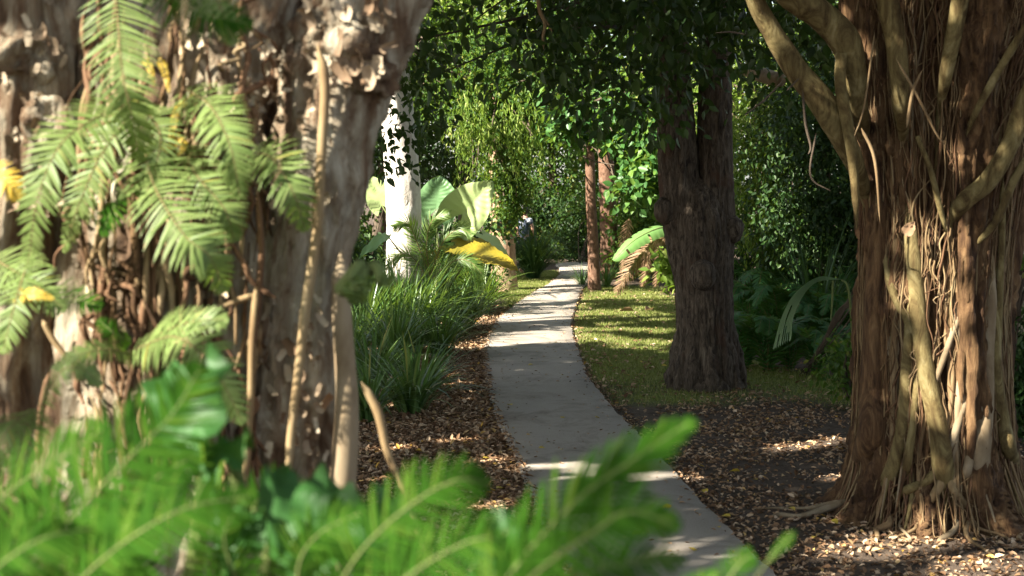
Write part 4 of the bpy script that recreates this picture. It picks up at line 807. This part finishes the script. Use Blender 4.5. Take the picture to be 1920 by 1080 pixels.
banana(Q, [P(1262, 430, 28.9), P(1235, 428, 28.5), P(1190, 450, 28.2), P(1150, 488, 28.1)], .36)
banana(Q, [P(1262, 425, 29), P(1275, 380, 29), P(1300, 350, 29.2), P(1340, 350, 29.4)], .36)
palm_frond_dry = thing('dry_palm_frond', 'brown dead palm frond drooping to the ground under the banana leaf', 'palm frond', G(1150, 545))
palm_frond(palm_frond_dry, [P(1262, 440, 28.8), P(1225, 455, 28.6), P(1190, 495, 28.4), P(1158, 545, 28.2)], .62, 46, 'dry', (0, -1, .2), .5)
q_ = thing('dry_palm_frond', 'heap of brown dead fronds behind the drooping brown frond', 'palm frond', G(1225, 540))
for pts in ([(1215, 450), (1215, 490), (1205, 535)], [(1230, 450), (1238, 490), (1230, 535)], [(1180, 410), (1172, 460), (1168, 510)]):
    palm_frond(q_, [P(x, y, 29.2) for x, y in pts], .4, 30, 'dry', (0, -1, .2), .5)
# broken pleated palm leaf hanging right of the forked tree
Q = thing('pleated_palm', 'pale pleated palm leaf bent over and hanging in front of the dark ferns', 'palm', P(1600, 720, 15.6)*np.array([1, 1, 0]))
mb = MB(); n = 30; m_ = 17; u = np.linspace(0, 1, n); rows = []
for k in range(m_):
    s = k/(m_-1); p = catmull([P(1578, 524, 15.5), P(1535-s*4, 519+s*10, 15.35), P(1492+s*10, 548+s*12, 15.2), P(1466+s*20, 592+s*8, 15.15), P(1449+s*34, 652-s*18+(6 if k % 2 else 0), 15.2)], n)
    rows.append(p+np.array([0, (.012 if k % 2 else -.012), 0])*np.minimum(u*3, 1)[:, None])
v = np.stack(rows, 1).reshape(-1, 3); i, j = np.meshgrid(np.arange(n-1), np.arange(m_-1), indexing='ij')
keep = ~((np.abs(j.ravel()-7) < 1) & (i.ravel() > 17) | np.isin(j.ravel(), (3, 11, 13)) & (i.ravel() > 25) | (j.ravel() == 9) & (i.ravel() > 23))
mb.add(v, [np.stack([i*m_+j, i*m_+j+1, (i+1)*m_+j+1, (i+1)*m_+j], -1).reshape(-1, 4)[keep]]); mb.build('leaf', M['fan'], Q, smooth=False)
for pts, r in (([(1600, 720), (1598, 620), (1590, 540), (1577, 524)], .014), ([(1562, 526), (1560, 570), (1558, 600)], .012)):
    mb = MB(); v, f = tube_geo([P(x, y, 15.55) for x, y in pts], [r, r, r*.6], 7, 24); mb.add(v, f); mb.build('leaf_stalk', M['stem'], Q)
Q = thing('dry_palm_frond', 'dark dry frond stalks slanting to the ground in the shade left of the fig', 'palm frond', G(1510, 705))
for k in range(14):
    o_ = rng.normal()*6; mb = MB(); v, f = tube_geo([P(1640+rng.normal()*12, 520+rng.normal()*14, 15.8), P(1590+o_, 580+o_, 15.8), P(1550+o_*.6, 640+o_*.6, 16), P(1508+rng.normal()*8, 700+rng.normal()*3, 16.6)], [.006, .007, .006, .004], 5, 22); mb.add(v, f); mb.build('dry_leaflet', M['twig'], Q)

# ------------------------------------------------------------------ fern thicket on the right
def ground_fern(n, L, mat):
    t_ = thing('fern', '', 'fern', (0, 0, 0), 'dark ferns under the trees on the right')
    for k in range(n):
        a = 2*np.pi*k/n+rng.normal()*.25; o_ = np.array([math.cos(a), math.sin(a), 0]); l = L*rng.uniform(.75, 1.15); e = rng.uniform(.55, 1.0)
        pts = [o_*.03, o_*l*.25*e+np.array([0, 0, l*.45]), o_*l*.6*e+np.array([0, 0, l*.62]), o_*l*.95*e+np.array([0, 0, l*.45])]
        mb = MB(); frond_geo(mb, pts, l*.36, 24, (0, 0, 1), sag=.25, rr=.005, pw=.36); mb.build('frond', [M[mat], M['rachis']], t_)
    return t_
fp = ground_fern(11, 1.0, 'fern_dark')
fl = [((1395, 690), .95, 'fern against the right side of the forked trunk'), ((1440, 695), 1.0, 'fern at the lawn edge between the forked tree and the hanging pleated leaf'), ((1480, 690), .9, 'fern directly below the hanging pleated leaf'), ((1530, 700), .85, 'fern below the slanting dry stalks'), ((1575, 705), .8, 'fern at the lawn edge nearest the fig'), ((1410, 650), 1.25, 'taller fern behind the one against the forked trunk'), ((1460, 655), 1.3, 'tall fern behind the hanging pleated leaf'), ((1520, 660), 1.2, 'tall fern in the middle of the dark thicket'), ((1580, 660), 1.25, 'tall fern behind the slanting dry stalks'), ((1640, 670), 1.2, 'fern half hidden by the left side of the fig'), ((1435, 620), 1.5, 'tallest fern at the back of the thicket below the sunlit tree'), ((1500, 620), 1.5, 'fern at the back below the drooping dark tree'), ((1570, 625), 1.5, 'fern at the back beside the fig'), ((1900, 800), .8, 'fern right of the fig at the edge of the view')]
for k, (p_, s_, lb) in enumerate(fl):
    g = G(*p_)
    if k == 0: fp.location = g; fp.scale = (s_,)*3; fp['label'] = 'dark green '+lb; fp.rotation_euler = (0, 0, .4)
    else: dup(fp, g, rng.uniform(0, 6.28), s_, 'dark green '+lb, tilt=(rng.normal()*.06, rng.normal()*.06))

# ------------------------------------------------------------------ fence at the right edge
FN = thing('wooden_fence', 'dull beige board fence at the right edge behind the fig', 'fence', (4.9, 14.2, 0))
m, t, b = newmat('fence_wood'); t.links.new(ramp(t, noise(t, 5, 6, .6, .4, (3, 1, .2)), [(.3, (.20, .17, .11)), (.7, (.31, .27, .18))]), b.inputs["Base Color"]); b.inputs["Roughness"].default_value = .8; M['fence_wood'] = m
def box_geo(c, s):
    c, s = np.asarray(c, float), np.asarray(s, float)/2
    v = c+s*np.array([[-1, -1, -1], [1, -1, -1], [1, 1, -1], [-1, 1, -1], [-1, -1, 1], [1, -1, 1], [1, 1, 1], [-1, 1, 1]])
    return v, [np.array([[0, 3, 2, 1], [4, 5, 6, 7], [0, 1, 5, 4], [1, 2, 6, 5], [2, 3, 7, 6], [3, 0, 4, 7]])]
mb = MB()
for k in range(30): mb.add(*box_geo((4.3+k*.152, 14.2, 1.2), (.147, .02, 2.36+.02*(k % 3))))
mb.build('board_panel', m, FN, smooth=False)
for z_ in (.4, 2.0):
    mb = MB(); mb.add(*box_geo((6.5, 14.237, z_), (4.6, .05, .09))); mb.build('rail', m, FN, smooth=False)
for x_ in (4.35, 6.4, 8.6):
    mb = MB(); mb.add(*box_geo((x_, 14.31, 1.2), (.09, .09, 2.5))); mb.build('post', m, FN, smooth=False)

# ------------------------------------------------------------------ grass, litter, fallen leaves
N = 230000; x = rng.uniform(-.4, 4.8, N); y = 14 + (rng.random(N)**.75)*22
keep = rng.random(N) < lawn_mask(x, y); x, y = x[keep], y[keep]; n = len(x)
p = np.stack([x, y, ground_z(x, y)], 1); h = rng.uniform(.02, .055, n)[:, None]; a = rng.uniform(0, 6.28, n); d = np.stack([np.cos(a), np.sin(a), 0*a], 1)
tip = p+np.array([0, 0, 1.])*h+d*h*rng.uniform(.2, 1, n)[:, None]; sdv = np.stack([-np.sin(a), np.cos(a), 0*a], 1)*.004*(y/16)[:, None]
tag(mesh_obj('grass', np.stack([p-sdv, p+sdv, tip], 1).reshape(-1, 3), np.arange(3*n).reshape(-1, 3), M['grass'], smooth=False), 'short worn lawn grass on the right of the path', 'grass', kind='stuff')
def litter_geo(x, y, L, lift=.012, up=1.6):
    n = len(x); on = (x > path_l(y)) & (x < path_r(y)); p = np.stack([x, y, np.where(on, .036, ground_z(x, y))+lift*rng.random(n)+.003], 1)
    ax = rand_dir(n)*np.array([1, 1, .3]); nr = rand_dir(n)+np.array([0, 0, up]); s = L*rng.uniform(.5, 1.4, n)
    return leaf_geo(p, ax, nr, s, s*rng.uniform(.35, .6, n), .5, .25)
mb = MB()
N = 100000; y = 7.5+rng.random(N)**1.3*19; x = path_l(y)-np.abs(rng.normal(size=N))*1.3-.0+rng.normal(size=N)*.02
k = (x > -5) & (rng.random(N) < np.where(y < 22, 1, .4)); v, f = litter_geo(x[k], y[k], .056, .025, 2.6); mb.add(v, f)
N = 56000; y = 7.5+rng.random(N)*9.5; x = path_r(y)+rng.random(N)**1.0*5; dn = nz(x, y, .9, 3, 9.); den = np.maximum(np.clip((dn-.36)*3.2, .06, 1), np.clip((11.-y)/2, 0, .8))*np.clip((16.5-y)/3, .12, 1); edge = np.exp(-(x-path_r(y))/.15)
k = rng.random(N) < np.maximum(den*.75, edge*.5); v, f = litter_geo(x[k], y[k], .045, .02, 1.6); mb.add(v, f)
N = 2200; y = 15.5+rng.random(N)*15; x = path_r(y)+rng.random(N)**1.6*2.8; v, f = litter_geo(x, y, .06, .03); mb.add(v, f)
N = 1400; y = 8+rng.random(N)**1.2*28; s_ = rng.random(N); e_ = np.where(rng.random(N) < .6, s_**4*.5, 1-s_**4*.5); x = path_l(y)+(path_r(y)-path_l(y))*e_; v, f = litter_geo(x, y, .035, .004, 3); mb.add(v, f)
tag(mb.build('leaf_litter', M['litter']), 'brown dry leaf litter covering the soil on both sides of the path', 'leaf litter', kind='stuff')
v, f = leaf_geo(np.zeros((1, 3)), np.array([[0, 1., 0]]), np.array([[0, 0, 1.]]), .075, .045, .35, .1)
yl = mesh_obj('fallen_leaf', v, f, M['yellow_leaf']); tag(yl, 'yellow fallen leaf on the path or the soil beside it', 'leaf', 'yellow fallen leaves')
sp = [(960, 768), (1010, 850), (1055, 852), (1388, 890), (1310, 880), (1320, 925), (1370, 975), (1420, 905), (1530, 1012), (1560, 985), (905, 865), (1190, 880), (1150, 690), (1000, 690), (1045, 648), (965, 660), (1115, 790), (1050, 790), (1240, 690), (1200, 680), (940, 905), (930, 925), (1860, 995), (1480, 960), (880, 860), (860, 915), (1260, 960), (1345, 1000), (1290, 1040), (1200, 1010)]
for k, p_ in enumerate(sp):
    o = yl if k == 0 else yl.copy()
    if k: COL.objects.link(o)
    g = G(*p_); on = path_l(g[1]) < g[0] < path_r(g[1]); g[2] = .045 if on else ground_z(np.array([g[0]]), np.array([g[1]]))[0]+.035
    o.location = g; o.rotation_euler = (rng.normal()*.2, rng.normal()*.2, rng.uniform(0, 6.28)); s_ = rng.uniform(.6, 1.25); o.scale = (s_,)*3
bl = mesh_obj('fallen_leaf', *leaf_geo(np.zeros((1, 3)), np.array([[0, 1., 0]]), np.array([[0, 0, 1.]]), .26, .13, .8, .15), M['dry']); tag(bl, 'large curled brown leaf lying on the sunny lawn', 'leaf', 'large brown leaves on the lawn'); bl.location = G(1190, 592)+np.array([0, 0, .08]); bl.rotation_euler = (.1, .3, 1.2)
b2 = bl.copy(); COL.objects.link(b2); b2.location = G(1222, 590)+np.array([0, 0, .08]); b2.rotation_euler = (.2, -.2, 2.6)
b2['label'] = 'curled brown leaf on the lawn nearest the forked trunk'; bl['label'] = 'curled brown leaf on the lawn nearer the path'

# ------------------------------------------------------------------ person beyond the big clump
PD = 35.0; px0 = (983-960)/FPX*PD
PE = thing('person', 'person in a dark blue and pale shirt half hidden behind the big grassy clump', 'person', (px0, PD, 0))
def pmat(name, col, rough_=.7, stops=None):
    m, t, b = newmat(name); b.inputs["Roughness"].default_value = rough_
    if stops: t.links.new(ramp(t, noise(t, 9, 3), stops), b.inputs["Base Color"])
    else: b.inputs["Base Color"].default_value = (*col, 1)
    return m
skin = pmat('skin', (.45, .26, .18), .5); hairm = pmat('hair', (.012, .01, .009), .5); shirtm = pmat('shirt', 0, .8, [(.44, (.03, .045, .075)), (.5, (.05, .07, .11)), (.58, (.45, .47, .52))]); trm = pmat('trousers', (.03, .03, .04), .8)
def skinned(name, verts, edges, rads, mat, parent):
    me = bpy.data.meshes.new(name); me.from_pydata([tuple(v) for v in verts], edges, []); o = bpy.data.objects.new(name, me); link(o, parent); me.materials.append(mat)
    sk = o.modifiers.new('skin', 'SKIN'); sk.use_smooth_shade = True
    for k, r in enumerate(rads):
        d = me.skin_vertices[0].data[k]; d.radius = r if hasattr(r, '__len__') else (r, r); d.use_root = (k == 0)
    ss = o.modifiers.new('sub', 'SUBSURF'); ss.levels = 2; ss.render_levels = 2; return o
h_ = .93
B = [(0, 0, .92), (0, 0, 1.08), (0, 0, 1.26), (0, 0, 1.38), (0, .01, 1.46), (0, .02, 1.53), (.0, .025, 1.62), (0, .02, 1.68),
     (-.17, 0, 1.36), (-.22, .02, 1.12), (-.2, .08, .90), (-.2, .1, .83), (.17, 0, 1.36), (.23, .05, 1.12), (.2, .17, .95), (.19, .22, .92),
     (-.09, 0, .86), (-.10, .02, .48), (-.10, -.01, .09), (-.10, .12, .04), (.09, 0, .86), (.10, -.02, .48), (.10, -.05, .09), (.10, .08, .04)]
B = [np.array(b_)*h_ for b_ in B]
Ed = [(0, 1), (1, 2), (2, 3), (3, 4), (4, 5), (5, 6), (6, 7), (3, 8), (8, 9), (9, 10), (10, 11), (3, 12), (12, 13), (13, 14), (14, 15), (0, 16), (16, 17), (17, 18), (18, 19), (0, 20), (20, 21), (21, 22), (22, 23)]
Ra = [(.13, .1), (.115, .09), (.13, .1), (.11, .085), .055, .06, .085, .06, .05, .042, .032, .03, .05, .042, .032, .03, .08, .055, .04, .035, .08, .055, .04, .035]
body = skinned('body', B, Ed, Ra, skin, PE)
# fingers on each hand, nose and eyes
for hi, o_ in ((11, -1), (15, 1)):
    hp = B[hi]
    for q in range(4): skinned('finger', [hp+np.array([(q-1.5)*.013, .0, -.01]), hp+np.array([(q-1.5)*.016, .015, -.045]), hp+np.array([(q-1.5)*.016, .03, -.075+.006*abs(q-1.5)])], [(0, 1), (1, 2)], [.010, .009, .007], skin, body)
    skinned('thumb', [hp+np.array([-o_*.022, .01, .0]), hp+np.array([-o_*.04, .025, -.02]), hp+np.array([-o_*.045, .035, -.045])], [(0, 1), (1, 2)], [.011, .010, .008], skin, body)
hc = np.array([0, .03, 1.61])*h_
def ell(name, c, r, mat, parent, cut=None):
    v, f = tube_geo([(c[0], c[1], c[2]-r[2]*math.cos(a)) for a in np.linspace(0.05, math.pi-.05, 14)], [math.sin(a) for a in np.linspace(0.05, math.pi-.05, 14)], 18, 14)
    v[:, 0] = c[0]+(v[:, 0]-c[0])*r[0]; v[:, 1] = c[1]+(v[:, 1]-c[1])*r[1]; mb = MB(); mb.add(v, f); return mb.build(name, mat, parent, origin=(0, 0, 0))
ell('nose', (hc[0]+.0, hc[1]+.095, hc[2]-.01), (.014, .02, .025), skin, body)
for s in (-1, 1):
    ell('eye', (s*.033, hc[1]+.075, hc[2]+.012), (.012, .008, .007), hairm, body); ell('ear', (s*.082, hc[1], hc[2]), (.012, .022, .032), skin, body)
ell('mouth', (0, hc[1]+.076, hc[2]-.055), (.022, .008, .006), pmat('lips', (.35, .14, .12)), body)
ell('hair', (0, hc[1]-.03, hc[2]+.02), (.108, .108, .135), hairm, PE)
skinned('shirt', [B[0]+np.array([0, 0, -.05]), B[1], B[2], B[3], B[4]-np.array([0, 0, .02]), B[8], (B[8]+B[9])/2, B[12], (B[12]+B[13])/2], [(0, 1), (1, 2), (2, 3), (3, 4), (3, 5), (5, 6), (3, 7), (7, 8)], [(.15, .12), (.135, .11), (.15, .12), (.13, .105), .062, .07, .065, .07, .065], shirtm, PE)
skinned('trousers', [B[0], B[16], B[17], B[18]+np.array([0, 0, .03]), B[20], B[21], B[22]+np.array([0, 0, .03])], [(0, 1), (1, 2), (2, 3), (0, 4), (4, 5), (5, 6)], [(.145, .115), .095, .072, .06, .095, .072, .06], trm, PE)
PE.rotation_euler = (0, 0, -.55)
